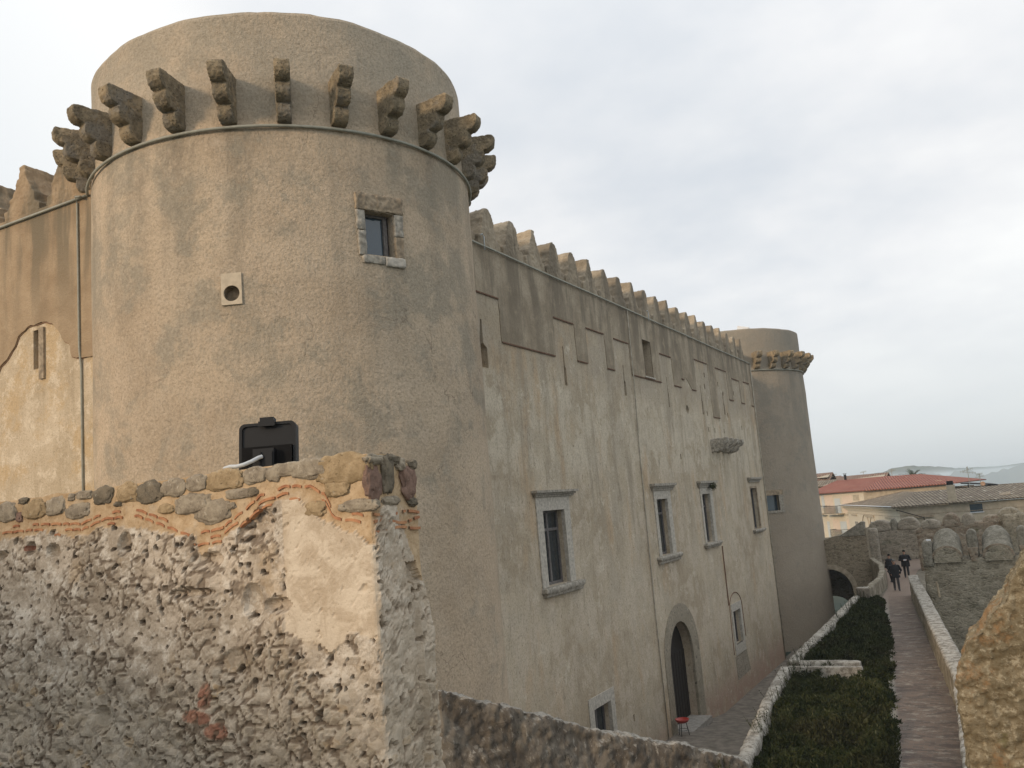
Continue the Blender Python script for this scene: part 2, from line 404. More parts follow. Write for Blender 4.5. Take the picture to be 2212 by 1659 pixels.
path_l = [(-2.45, 16), (-2.83, 22), (-3.24, 26), (-3.76, 30.2), (-4.17, 35.3), (-4.9, 41.5), (-5.85, 48.5), (-6.3, 53), (-6.45, 58), (-7.3, 66), (-8.7, 77.9)]
path_r = [(-1.15, 16), (-1.47, 22.4), (-1.71, 26.3), (-2.18, 30.9), (-2.83, 35.9), (-3.83, 44), (-4.7, 51), (-5.0, 54.2), (-5.45, 61.2), (-5.6, 68), (-5.2, 77.9)]
bed_in = [(-6.0, 16), (-6.08, 22), (-6.15, 23.6), (-6.5, 26.9), (-7.0, 32), (-7.1, 34.4), (-7.1, 39.7), (-7.28, 51), (-7.35, 52.4)]
def lerp_poly(pts, y):
    for a, b in zip(pts, pts[1:]):
        if a[1] <= y <= b[1]: return a[0]+(b[0]-a[0])*(y-a[1])/(b[1]-a[1])
    return pts[0][0] if y < pts[0][1] else pts[-1][0]
def x_edge(t, x, y): return t.math('ADD', x, t.math('ADD', t.math('MULTIPLY', y, .106), .53))   # distance from the pale left edging
def pave_fn(t):
    p = t.pos(); x, y, z = t.xyz(p)
    br = t.new('ShaderNodeTexBrick'); t.put(br.inputs['Vector'], t.comb(x, y, 0.))
    br.inputs['Scale'].default_value = 1.; br.inputs['Brick Width'].default_value = .24; br.inputs['Row Height'].default_value = .12
    br.inputs['Mortar Size'].default_value = .008; t.put(br.inputs['Color1'], (.19, .14, .11)); t.put(br.inputs['Color2'], (.13, .105, .09)); t.put(br.inputs['Mortar'], (.16, .145, .125))
    c = t.mix(t.mapr(t.noise(t.vscale(p, (.6, 1, 1)), 3.4, 8, .8, .3), .53, .58, 0, .75), br.outputs[0], (.30, .27, .225))
    c = t.mix(t.mapr(t.noise(t.vscale(p, (.6, 1, 1)), 2.1, 8, .78), .50, .56, 0, .6), c, (.075, .06, .055))
    c = t.mix(t.mapr(x_edge(t, x, y), .08, .2, .6, 0.), c, (.30, .285, .25))
    c = t.mix(t.mapr(y, 46., 56., 0, .8), c, (.25, .19, .15))
    return c, t.bump(t.math('ADD', br.outputs[1], t.math('MULTIPLY', t.noise(p, 8, 5), .8)), .4, -.02)
m_pave = M('reddish_brick_paving', pave_fn)
pt = MB(); N = 62
for i in range(N+1):
    y = 16+61.9*i/N; pt.v += [(lerp_poly(path_l, y)-.05, y, -6.4), (lerp_poly(path_r, y)+.05, y, -6.4)]
for i in range(N): pt.f.append((2*i, 2*i+1, 2*i+3, 2*i+2))
tag(pt.build('path', m_pave), kind='structure')
# earth embankment that carries path and planting bed
m_emb = M('embankment_rubble', masonry_fn([(.14, .12, .09), (.24, .21, .16), (.30, .27, .21)], (.20, .18, .14)))
e = MB()
prof = [16, 22, 26.9, 32.4, 39.7, 46, 52.2]
for i, y in enumerate(prof):
    xl = lerp_poly(bed_in, y)-.05; xr = lerp_poly(path_r, y)+.3
    e.v += [(xl, y, -11.6), (xl, y, -6.55), (xr, y, -6.45), (xr, y, -11.6)]
for i in range(len(prof)-1):
    a, b = 4*i, 4*i+4
    e.f += [(a, b, b+1, a+1), (a+1, b+1, b+2, a+2), (a+2, b+2, b+3, a+3)]
e.f += [(0, 1, 2, 3), (24, 27, 26, 25)]
tag(e.build('embankment', m_emb), kind='structure')
e = MB()
prof2 = [52.2, 58, 62, 68, 78.2]
for i, y in enumerate(prof2):
    xl = lerp_poly(path_l, y)-.45; xr = lerp_poly(path_r, y)+(.3 if y < 53 else 2.5)
    e.v += [(xl, y+.01, -11.6), (xl, y+.01, -6.42), (xr, y+.01, -6.42), (xr, y+.01, -11.6)]
for i in range(len(prof2)-1):
    a, b = 4*i, 4*i+4
    e.f += [(a, b, b+1, a+1), (a+1, b+1, b+2, a+2), (a+2, b+2, b+3, a+3)]
e.f += [(0, 1, 2, 3), (16, 19, 18, 17)]
tag(e.build('terrace', m_emb), kind='structure')

# ------------------------------------------------------------------ round towers
def make_tower(c, Rb, Rt, ztop, zbase, mat, ncorb, phase, label, corb_scale=1., a_vis=None):
    t = empty('round_tower', (c[0], c[1], zbase), label, 'tower')
    rr = Rb
    prof = [(rr+.06, zbase)] + [(rr+.03*(1-(z-zbase)/20), z) for z in [zbase+(9.0-zbase)*i/24 for i in range(1, 25)]] + \
           [(rr-.03, 9.15), (rr-.05, 10.2), (Rt, 11.2), (Rt, ztop-.12), (Rt-.03, ztop-.04), (Rt-.10, ztop)]
    b = MB().lathe(prof, c, 180).build('tower_wall', mat, t)
    for v in b.data.vertices:
        n = Vector((v.co.x-c[0], v.co.y-c[1], 0)).normalized()
        v.co += n*(.035*fbm(v.co, .5, 3))
        if v.co.z > ztop-.2: v.co.z += .05*fbm(v.co, .9, 4)
    ring = [(c[0]+(rr+.07)*math.cos(R(a)), c[1]+(rr+.07)*math.sin(R(a)), 8.94) for a in range(0, 361, 3)]
    MB().tube(ring, .036*corb_scale, 8, False).build('conduit', m_pipe, t, True)
    for k in range(ncorb):
        an = phase+360*k/ncorb
        if a_vis and not (a_vis[0] <= (an+180) % 360-180 <= a_vis[1]): continue
        a = R(an); u = Vector((math.cos(a), math.sin(a), 0)); tv = Vector((-u.y, u.x, 0)); m = MB()
        wd = .17*corb_scale*random.uniform(.93, 1.07)
        for e_, z0, z1 in ((.90, 9.74, 10.15), (.63, 9.38, 9.737), (.34, 9.03, 9.377)):
            e_ *= (1. if corb_scale == 1 else 1.06)*random.uniform(.94, 1.03); h = z1-z0; rad = h*.72
            if corb_scale > 1: zz0, zz1 = 9.03+(z0-9.03)*1.1, 9.03+(z1-9.03)*1.1
            else: zz0, zz1 = z0, z1
            pr_ = [(-.45, zz0), (e_-rad, zz0)] + [(e_-rad+rad*math.sin(R(q)), zz0+rad*.9*(1-math.cos(R(q)))) for q in (20, 40, 60, 80)] + [(e_, zz1-.05), (e_-.04, zz1), (-.45, zz1)]
            base = Vector((c[0], c[1], 0))+u*rr; ww = wd*random.uniform(.93, 1.05)
            m.prism([base+u*p+tv*-ww+Vector((0, 0, z)) for p, z in pr_], tv*2*ww)
        o = m.build('corbel', m_corb, t)
        if corb_scale == 1:
            roughen(o, .02, .014, 5., .012, 17)
    return t, b

C1 = (-16.12, 18.04)
tower, tb = make_tower(C1, 5., 4.93, 11.80, -11.6, m_tower, 26, -48.3+.0, 'large round plastered tower in the foreground, ringed by dark stone corbels')
def tdir(a): return Vector((math.cos(R(a)), math.sin(R(a)), 0)), Vector((-math.sin(R(a)), math.cos(R(a)), 0))
C1v = Vector((C1[0], C1[1], 0))
# openings in the big tower
u, tv = tdir(-24.4)
wc = C1v+u*4.75+Vector((0, 0, 6.575))
cutA = MB().obox(wc, u*.55, tv*.37, (0, 0, .52))
u2, tv2 = tdir(-63.1)
cutB = MB().tube([C1v+u2*4.55+Vector((0, 0, 5.17)), C1v+u2*5.3+Vector((0, 0, 5.17))], .175, 28)
cut(tb, [cutA, cutB])
win = empty('window', C1v+u*5+Vector((0, 0, 6.0))); win.parent = tower; win.matrix_parent_inverse = WM(tower).inverted()
def blk(name, y0, y1, z0, z1, d0, d1, mat, rough_=0.):
    cc = C1v+u*(5+(d0+d1)/2)+tv*((y0+y1)/2)+Vector((0, 0, (z0+z1)/2))
    o = MB().obox(cc, u*abs(d1-d0)/2, tv*(y1-y0)/2, (0, 0, (z1-z0)/2)).build(name, mat, win)
    if rough_: roughen(o, .03, .02*rough_, 6, .012*rough_, 20)
    return o
blk('lintel', -.60, .62, 7.10, 7.50, -.5, .035, m_bstone, 1.3)
for y0, y1, z0, z1, mm in ((-.60, -.375, 6.62, 7.09, m_gstone), (-.58, -.375, 6.02, 6.61, m_gstone), (.375, .62, 6.55, 7.09, m_gstone), (.375, .60, 6.02, 6.54, m_bstone)):
    blk('jamb', y0, y1, z0, z1, -.45, .02, mm, 1)
blk('sill', -.5, .08, 5.84, 6.03, -.5, .03, m_gstone, 1); blk('sill', .085, .60, 5.80, 6.03, -.5, .05, m_wstone, .6)
blk('glass', -.33, .20, 6.08, 7.05, -.30, -.28, m_glassb)
blk('sash', -.37, -.33, 6.05, 7.10, -.33, -.24, m_sash); blk('sash', .20, .30, 6.05, 7.10, -.33, -.22, m_sash)
blk('sash', -.33, .20, 6.05, 6.09, -.33, -.24, m_sash); blk('sash', -.33, .20, 7.03, 7.10, -.33, -.24, m_sash); blk('sash', .30, .37, 6.05, 7.1, -.4, -.30, m_wood)
pl = MB().obox(C1v+u2*4.93+Vector((0, 0, 5.27)), u2*.11, tv2*.225, (0, 0, .35)).build('stone_plate', plain('cream_plate_stone', (.52, .44, .33), .9, .12, 8, .3), tower)
cut(pl, [cutB]); MB().tube([C1v+u2*4.74+Vector((0, 0, 5.17)), C1v+u2*4.79+Vector((0, 0, 5.17))], .2, 24).build('round_hole', m_bstone, tower)

C2 = (-18.26, 71.13)
tower2, tb2 = make_tower(C2, 6.23, 6.2, 12.15, -11.6, m_tower2, 30, -52.0, 'smaller looking distant round tower at the far end of the long wall', 1.18)
u, tv = tdir(-52); Cv2 = Vector((C2[0], C2[1], 0))
cut(tb2, [MB().obox(Cv2+u*6.1+Vector((0, 0, -.95)), u*.45, tv*.5, (0, 0, .56))])
win = empty('window', Cv2+u*6.2+Vector((0, 0, -1.5))); win.parent = tower2; win.matrix_parent_inverse = WM(tower2).inverted()
for nm, hx, z0, z1, d, mm in (('lintel', .85, -.39, -.02, .0, m_bstone), ('sill', .8, -1.68, -1.51, .02, m_gstone)):
    MB().obox(Cv2+u*(6.1+d)+Vector((0, 0, (z0+z1)/2)), u*.2, tv*hx, (0, 0, (z1-z0)/2)).build(nm, mm, win)
MB().obox(Cv2+u*6.2+tv*.66+Vector((0, 0, -.95)), u*.09, tv*.16, (0, 0, .55)).build('jamb', m_gstone, win)
MB().obox(Cv2+u*5.85+Vector((0, 0, -.95)), u*.02, tv*.5, (0, 0, .56)).build('glass', m_glassb, win)
# light fitting on the parapet of the far tower
pL = at(1606, 713, 67.2)
fl = empty('roof_spotlight', pL, 'small white spotlight on the rim of the distant round tower', 'spotlight')
MB().obox(pL+Vector((0, 0, .12)), (.42, .0, -.13), (0, .14, 0), (.04, 0, .13)).build('lamp_body', plain('white_lamp', (.6, .63, .66), .4, .05), fl)
MB().tube([pL+Vector((.25, 0, .1)), pL+Vector((.3, 0, -.22))], .04).build('bracket', m_pipe, fl)

# ------------------------------------------------------------------ long castle wall (facade along y, outer face x = -14.05)
FX = -14.05
wall = empty('castle_wall', (FX, 42, -11.5), 'long battlemented castle wall with tall windows and arched door between the two round towers', 'wall')
body = MB().box((-17.0, 19.0, -11.7), (FX, 62.45, 9.0)).build('wall_body', m_fac, wall)
MB().box((-18.6, 62.451, -11.7), (-15.3, 66.6, 9.0)).build('wall_return', m_fac, wall)
def ybox(y0, y1, z0, z1, depth): return MB().box((FX-depth, y0, z0), (FX+.3, y1, z1))
def arch_poly(y0, y1, z0, zs, zt, n=14):
    cy, rx = (y0+y1)/2, (y1-y0)/2
    return [(y0, z0), (y1, z0)] + [(cy+rx*math.cos(R(180*k/n)), zs+(zt-zs)*math.sin(R(180*k/n))) for k in range(n+1)]
cuts = [ybox(27.87, 29.66, -2.67, -.05, .75), ybox(39.85, 41.41, -2.6, .02, .75), ybox(47.26, 48.8, -2.54, .1, .75),
        ybox(58.3, 60.05, -2.44, .23, .75), ybox(50.72, 52.28, -8.48, -6.63, .6), ybox(30.64, 32.25, -9.8, -7.4, .6)]
door_poly = arch_poly(39.45, 42.95, -10.5, -7.5, -5.75)
cuts.append(MB().prism([(FX-.9, y, z) for y, z in door_poly], (1.3, 0, 0)))
def slit(y, zt, zb, w0, w1): return MB().prism([(FX-.5, y-w1/2, zb), (FX-.5, y+w1/2, zb), (FX-.5, y+w1/2, zb+(zt-zb)*.42), (FX-.5, y+w0/2, zb+(zt-zb)*.5), (FX-.5, y+w0/2, zt), (FX-.5, y-w0/2, zt), (FX-.5, y-w1/2+.05, zb+(zt-zb)*.4)], (1., 0, 0))
slits = [(24.66, 6.36, 4.74, .10, .55), (30.95, 6.23, 4.68, .10, .26), (37.35, 6.17, 4.77, .08, .3), (43.45, 6.2, 4.63, .1, .2), (49.5, 6.31, 4.6, .1, .3), (54.25, 6.25, 4.86, .12, .3)]
cuts += [slit(*s_) for s_ in slits]
cuts += [ybox(40.22, 41.42, 5.94, 7.77, .7)]
cuts.append(MB().tube([(FX-.6, 46.5, 4.7), (FX+.3, 46.5, 4.7)], .24, 16))
for (y, z) in ((50.6, 7.0), (50.4, 6.3), (53.4, 6.7), (54.4, 6.2), (54.9, 4.85), (50.3, 4.7), (58.1, 4.2), (50.2, 3.75), (51.5, 3.75), (53.6, 3.8), (34.5, -8.6), (61.0, -.5), (57, 6.4), (44.4, 2.1)):
    cuts.append(ybox(y-.09, y+.09, z-.14, z+.14, .3))
cut(body, cuts)
# raised brown upper render with a stepped lower edge
steps = [(20., 7.27), (25.95, 7.27), (25.97, 5.75), (30.22, 5.78), (30.25, 7.3), (32.2, 7.3), (32.22, 5.80), (33.35, 5.81), (33.37, 7.33), (35.37, 7.33), (35.4, 5.82), (36.33, 5.82), (36.4, 7.29), (38.35, 7.3),
         (38.4, 5.83), (42.58, 5.86), (42.62, 7.35), (44.55, 7.35), (44.6, 5.86), (45.8, 5.87), (46.0, 6.35), (46.5, 6.25), (46.8, 6.5), (47.3, 6.2), (47.75, 5.9), (48.55, 5.9), (48.75, 7.74), (51.45, 7.74), (51.5, 4.55), (53.0, 4.55), (53.05, 7.7),
         (55.65, 7.72), (55.7, 5.9), (56.8, 5.9), (56.84, 7.38), (58.7, 7.4), (58.75, 5.9), (59.8, 5.9), (59.83, 7.43), (61.6, 7.43), (61.65, 5.9), (62.43, 5.9)]
up_ = MB().prism([(FX-.02, y, z) for y, z in ragged(steps)]+[(FX-.02, 62.43, 9.05), (FX-.02, 20., 9.05)], (.042, 0, 0)).build('upper_plaster', m_facu, wall)
cut(up_, [ybox(40.22, 41.42, 5.94, 7.77, .7)])
dr = MB()
for (a, b) in zip(steps, steps[1:]):
    if abs(a[1]-b[1]) < .1 and b[0]-a[0] > .4: dr.box((FX+.024, a[0], a[1]-.03), (FX+.05, b[0]-random.uniform(0, .15), a[1]+.02))
dr.build('drip_course', m_drip, wall)
MB().box((FX-.66, 40.24, 5.95), (FX-.62, 41.40, 7.76)).build('blocked_opening', plain('dark_brown_infill', (.10, .065, .045), .9, .3, 5, .5), wall)
MB().box((FX-.1, 40.1, 5.87), (FX+.09, 41.5, 5.937)).build('sill', m_wstone, wall)
# windows
def facade_window(y0, y1, zb, zt, fo=None, cor=None, sil=None, transom=True, depth=.27):
    f = MB()
    if fo:
        a, b, zz0, zz1 = fo
        for q in ((a, y0+.006, zb, zt-.007), (y1-.006, b, zb, zt-.007), (a, b, zt-.006, zz1)): f.box((FX-.1, q[0], q[2]), (FX+.045, q[1], q[3]))
        if zz0 < zb-.15 and not sil: f.box((FX-.1, a, zz0), (FX+.045, b, zb))
        root = f.build('window', m_wstone, wall)
    else:
        for q in ((y0-.1, y0+.006, zb, zt-.007), (y1-.006, y1+.12, zb, zt-.007), (y0-.1, y1+.12, zt-.006, zt+.12)): f.box((FX-.1, q[0], q[2]), (FX+.012, q[1], q[3]))
        root = f.build('window', m_bstone, wall)
    if cor:
        a, b, zc0, zc1 = cor; m = MB(); h = zc1-zc0
        for k, (o1, zz) in enumerate(((.10, .0), (.16, .33), (.25, .62))):
            m.box((FX-.1, a+.14*(2-k)/2, zc0+h*zz), (FX+o1, b-.14*(2-k)/2, zc0+h*(zz+(.33 if k < 2 else .38))-.002))
        m.build('cornice', m_gstone, root)
    if sil:
        a, b, zs0, zs1 = sil; m = MB()
        m.box((FX-.3, a, zs0+(zs1-zs0)*.45), (FX+.24, b, zs1)); m.box((FX-.1, a+.1, zs0), (FX+.16, b-.1, zs0+(zs1-zs0)*.45-.002))
        roughen(m.build('sill', m_gstone, root), .05, .02, 5)
    X = FX-depth; s_ = MB()
    mid = (y0+y1)/2
    for a, b in ((y0, y0+.09), (mid-.06, mid+.06), (y1-.09, y1)): s_.box((X-.07, a, zb), (X, b, zt))
    zs = [zb, zt-.09]+([zb+(zt-zb)*.72] if transom else [])
    for z in zs: s_.box((X-.065, y0+.09, z), (X-.005, y1-.09, z+.10))
    s_.build('sash', m_sash, root)
    MB().box((X-.06, y0+.05, zb+.05), (X-.05, y1-.05, zt-.05)).build('glass', m_glass, root)
    return root
facade_window(27.87, 29.66, -2.67, -.05, (27.4, 30.13, -2.8, .42), (27.17, 30.63, .43, .66), (27.35, 30.57, -3.02, -2.68), True)
facade_window(39.85, 41.41, -2.6, .02, (39.52, 41.95, -2.7, .42), (39.2, 42.45, .43, .75), (39.15, 42.35, -2.95, -2.61), True)
w3 = facade_window(47.26, 48.8, -2.54, .1, (46.98, 49.3, -2.6, .45), (46.6, 49.95, .46, .80), (46.7, 49.65, -2.82, -2.55), True)
facade_window(58.3, 60.05, -2.44, .23, None, (57.8, 61.1, .62, .93), (57.7, 60.6, -2.66, -2.45), False)
facade_window(50.72, 52.28, -8.48, -6.63, (50.4, 52.62, -9.0, -6.22), None, None, False)
facade_window(30.64, 32.25, -9.8, -7.4, (30.22, 32.62, -9.85, -6.98), None, None, False)
# rubble panel and relieving arch at the small window
rb = MB().prism([(FX+.004, y, z) for y, z in ((50.25, -9.05), (52.75, -9.05), (53.2, -10.25), (50.3, -10.3))], (.012, 0, 0)).build('rubble_patch', M('rubble_patch', masonry_fn([(.3, .26, .2), (.42, .37, .29), (.25, .2, .15)], (.38, .34, .27), 4.5)), wall)
ar = MB(); P_ = [(51.52+1.35*math.cos(R(a)), -6.5+.85*math.sin(R(a))) for a in range(0, 181, 12)]
P_ = [(52.95, -8.3)]+P_+[(50.05, -8.9)]
ar.tube([(FX+.003, y, z) for y, z in P_], .03, 6).build('relieving_arch', m_drip, wall)
# arched door with stone surround
outer = arch_poly(38.75, 43.9, -10.6, -7.3, -4.95); inner = arch_poly(39.48, 42.92, -10.6, -7.5, -5.78)
s_ = MB(); n = len(outer)
X0, X1 = FX-.1, FX+.03
def ringpts(X): return [(X, y, z) for y, z in outer[1:]+outer[:1]], [(X, y, z) for y, z in inner[1:]+inner[:1]]
o0, i0 = ringpts(X0); o1, i1 = ringpts(X1); vs = o0+i0+o1+i1
fs = []
for k in range(n-1):
    fs += [(2*n+k, 2*n+k+1, 3*n+k+1, 3*n+k), (k, k+1, 2*n+k+1, 2*n+k), (n+k, 3*n+k, 3*n+k+1, n+k+1)]
door = s_.add(vs, fs).build('door', M('door_surround_stone', masonry_fn([(.31, .27, .20), (.37, .325, .25), (.27, .235, .175)], (.27, .235, .18), 1.3, .3, mw=.015)), wall)
lf = MB().prism([(FX-.55, y, z) for y, z in arch_poly(39.46, 42.94, -10.45, -7.5, -5.77)], (.06, 0, 0)).build('door_leaf', m_wood, door)
pk = MB()
for k in range(9): pk.box((FX-.49, 39.6+k*.38, -10.4), (FX-.465, 39.6+k*.38+.34, -7.3))
pk.build('door_planks', m_wood, door)
MB().box((FX-.7, 39.3, -10.72), (FX+.6, 42.9, -10.44)).build('door_step', plain('pale_step_stone', (.30, .28, .25), .8, .2), door)
# stone brackets of a lost balcony
for y in (50.45, 51.6, 52.8, 53.95):
    m = MB(); w_ = .19
    pr_ = [(-.2, 2.42), (.28, 2.42), (.55, 2.50), (.68, 2.66), (.70, 2.78), (.88, 2.84), (.98, 2.98), (.98, 3.2), (-.2, 3.2)]
    roughen(m.prism([(FX+p, y-w_, z) for p, z in pr_], (0, 2*w_, 0)).build('balcony_bracket', m_gstone, wall), .06, .05, 4)
# conduits
pp = [(FX+.1, 20.5, 8.93)]+[(FX+.1, y, 8.93+.01*math.sin(y)) for y in range(22, 60, 4)]+[(FX+.1, 62.4, 8.93)]
MB().tube(pp, .036, 8).build('conduit', m_pipe, wall, True)
MB().tube([(FX+.09, 38.42, 8.95), (FX+.09, 38.36, 5.7), (FX+.05, 38.22, 2.3), (FX+.05, 38.08, -5.2), (FX+.05, 38.13, -10.5)], .026, 8).build('conduit', m_pipe2, wall, True)
MB().tube([(FX+.08, 62.3, 8.95), (FX+.07, 62.3, 3), (FX+.04, 62.3, -11.4)], .04, 8).build('conduit', m_pipe2, wall, True)
for y0 in (25.0, 41.2): MB().tube([(FX+.13, y0-.12, 9.28), (FX+.13, y0, 9.33), (FX+.13, y0+.1, 9.25), (FX+.12, y0+.1, 8.8)], .022, 6).build('conduit_hook', m_cable, wall, True)
MB().tube([(FX+.02, 50.1, -2.9), (FX+.02, 50.05, -6.2)], .04, 6).build('rust_stain_groove', m_drip, wall)
# merlons
def merlon_profile(kind, h=1.45, w_=.76):
    j = lambda: random.uniform(-.03, .03)
    if kind:
        return [(-w_, 0), (w_, 0), (w_, .34+j()), (.56, .40+j()), (.53, .66+j()), (.40, .76+j()), (.33, .9), (.24, 1.1+j()), (.16, 1.24), (.15, 1.36), (.11, 1.53), (-.11, 1.53), (-.15, 1.37), (-.16, 1.24), (-.26, 1.08+j()), (-.34, .9), (-.42, .76+j()), (-.54, .67+j()), (-.56, .40+j()), (-w_, .34+j())]
    arc = [(.40*math.cos(R(a)), .86+.59*math.sin(R(a))) for a in range(0, 181, 15)]
    return [(-w_, 0), (w_, 0), (w_, .34+j()), (.55, .40+j()), (.50, .62+j())]+arc+[(-.50, .62+j()), (-.55, .40+j()), (-w_, .34+j())]
def add_merlon(c, along, inward, kind, mat, parent, vox=.05):
    along = Vector(along); inward = Vector(inward); c = Vector(c)
    o = MB().prism([c+along*p*random.uniform(.98, 1.02)+Vector((0, 0, z)) for p, z in merlon_profile(kind)], inward*.95).build('merlon', mat, parent)
    roughen(o, vox, .028, 2.5, .018, 9)
    return o
for k in range(-1, 21):
    add_merlon((FX+.02, 25.66+1.741*k, 8.99), (0, 1, 0), (-1, 0, 0), k % 3 == 2, m_facu, wall, .035 if k < 6 else .05)

# ------------------------------------------------------------------ side wall of the castle (runs west from the big tower, face y = 14.2)
side = empty('castle_side_wall', (-25, 14.2, -11.5), 'sunlit side wall of the castle with stepped merlons left of the big tower', 'wall')
sb = MB().box((-38, 14.2, -11.7), (-18.7, 16.5, 9.05)).build('wall_body', m_side, side)
cut(sb, [MB().prism([(-21.72, 13.9, 4.75), (-21.42, 13.9, 4.75), (-21.42, 13.9, 5.8), (-21.72, 13.9, 5.8)], (0, .8, 0))])
edge = [(-38, 4.2), (-27, 4.4), (-24.5, 4.5), (-23.3, 4.75), (-23.1, 5.05), (-22.8, 5.2), (-22.45, 5.5), (-22.3, 5.75), (-21.9, 5.93), (-21.2, 5.95), (-20.85, 5.84), (-20.6, 5.6), (-20.4, 5.3), (-20.2, 5.2), (-20.1, 4.85), (-19.9, 4.78), (-18.75, 4.7)]
su = MB().prism([(x, 14.15, z) for x, z in ragged(edge, .12, .03)]+[(-18.75, 14.15, 9.08), (-38, 14.15, 9.08)], (0, .07, 0)).build('upper_plaster', m_sideu, side)
MB().tube([(x, 14.19, z-.01) for x, z in ragged(edge, .15, .02)], .018, 6).build('plaster_edge', plain('red_plaster_edge', (.26, .16, .10), .9), side)
cut(su, [MB().box((-21.72, 13.9, 4.7), (-21.42, 15, 5.8))])
MB().box((-21.42, 14.14, 4.45), (-21.22, 14.22, 5.82)).build('slit_jamb', m_bstone, side)
MB().tube([(x, 14.1, 8.93) for x in (-38, -30, -24, -20.6, -19.4)], .036, 8).build('conduit', m_pipe, side, True)
MB().tube([(-19.45, 14.0, 8.9), (-19.72, 14.06, 8.98), (-19.74, 14.12, 8.8), (-19.74, 14.12, 5.0), (-19.74, 14.17, 4.5), (-19.74, 14.17, -6)], .03, 8).build('conduit', m_pipe, side, True)
for k in range(8):
    add_merlon((-20.4-1.79*k, 14.2, 9.0), (1, 0, 0), (0, 1, 0), True, m_sideu, side, .035)

# ------------------------------------------------------------------ foreground rubble wall
fw = empty('rubble_wall', (-5, 3.8, -3), 'near wall of pitted plaster and rubble with a coping of cobbles in ochre mortar', 'wall')
tile_u = [(-9, .18), (-5.88, .18), (-5.52, .18), (-5.01, .15), (-4.8, .2), (-4.51, .2), (-4.32, .14), (-4.14, .08), (-4.0, .03), (-3.82, .04), (-3.65, .12), (-3.51, .2), (-3.32, .235), (-3.16, .22), (-3.06, .17), (-3.01, .08), (-2.81, .045), (-2.6, .045)]
plast = [(-9, .1), (-5.88, .09), (-5.36, .13), (-5.07, .07), (-4.8, .12), (-4.48, .09), (-4.18, .03), (-4.02, .01), (-3.99, -.10), (-3.84, -.03), (-3.65, .06), (-3.53, .15), (-3.28, .17), (-3.17, .12), (-3.1, .04), (-3.03, .02), (-2.86, -.05), (-2.79, -.11), (-2.6, 0.)]
def lx(pts, x):
    for a, b in zip(pts, pts[1:]):
        if a[0] <= x <= b[0]: return a[1]+(b[1]-a[1])*(x-a[0])/(b[0]-a[0])
    return pts[-1][1]
XE, Y0, Y1, ZB = -2.755, 3.58, 4.02, -2.3
S0 = 3.5                                              # length of front face built finely
ds = .0135
cols_ = [(-9+k*.12, 0) for k in range(int((9-XE-S0)/-.12*-1)+0)]
plan = []
x = -8.5
while x < XE-.035: plan.append((x, Y0, 0, -1)); x += ds if x > -6.0 else .12
for k in range(1, 5): a = R(-90+22.5*k-11.25); plan.append((XE-.03+.03*math.cos(a), Y0+.03+.03*math.sin(a), math.cos(a), math.sin(a)))
y = Y0+.035
while y < Y1-.03: plan.append((XE, y, 1, 0)); y += ds
for k in range(1, 5): a = R(22.5*k-11.25); plan.append((XE-.03+.03*math.cos(a), Y1-.03+.03*math.sin(a), math.cos(a), math.sin(a)))
x = XE-.04
while x > -8.5: plan.append((x, Y1, 0, 1)); x -= .08
NZ = 190
verts = []; zone = []
def corner_top(x, y):                                # broken top at the outer corner
    if y > Y0+.02 and x > -3.2: return .355 - .09*max(0, min(1, (y-3.85)/.16))
    return .355
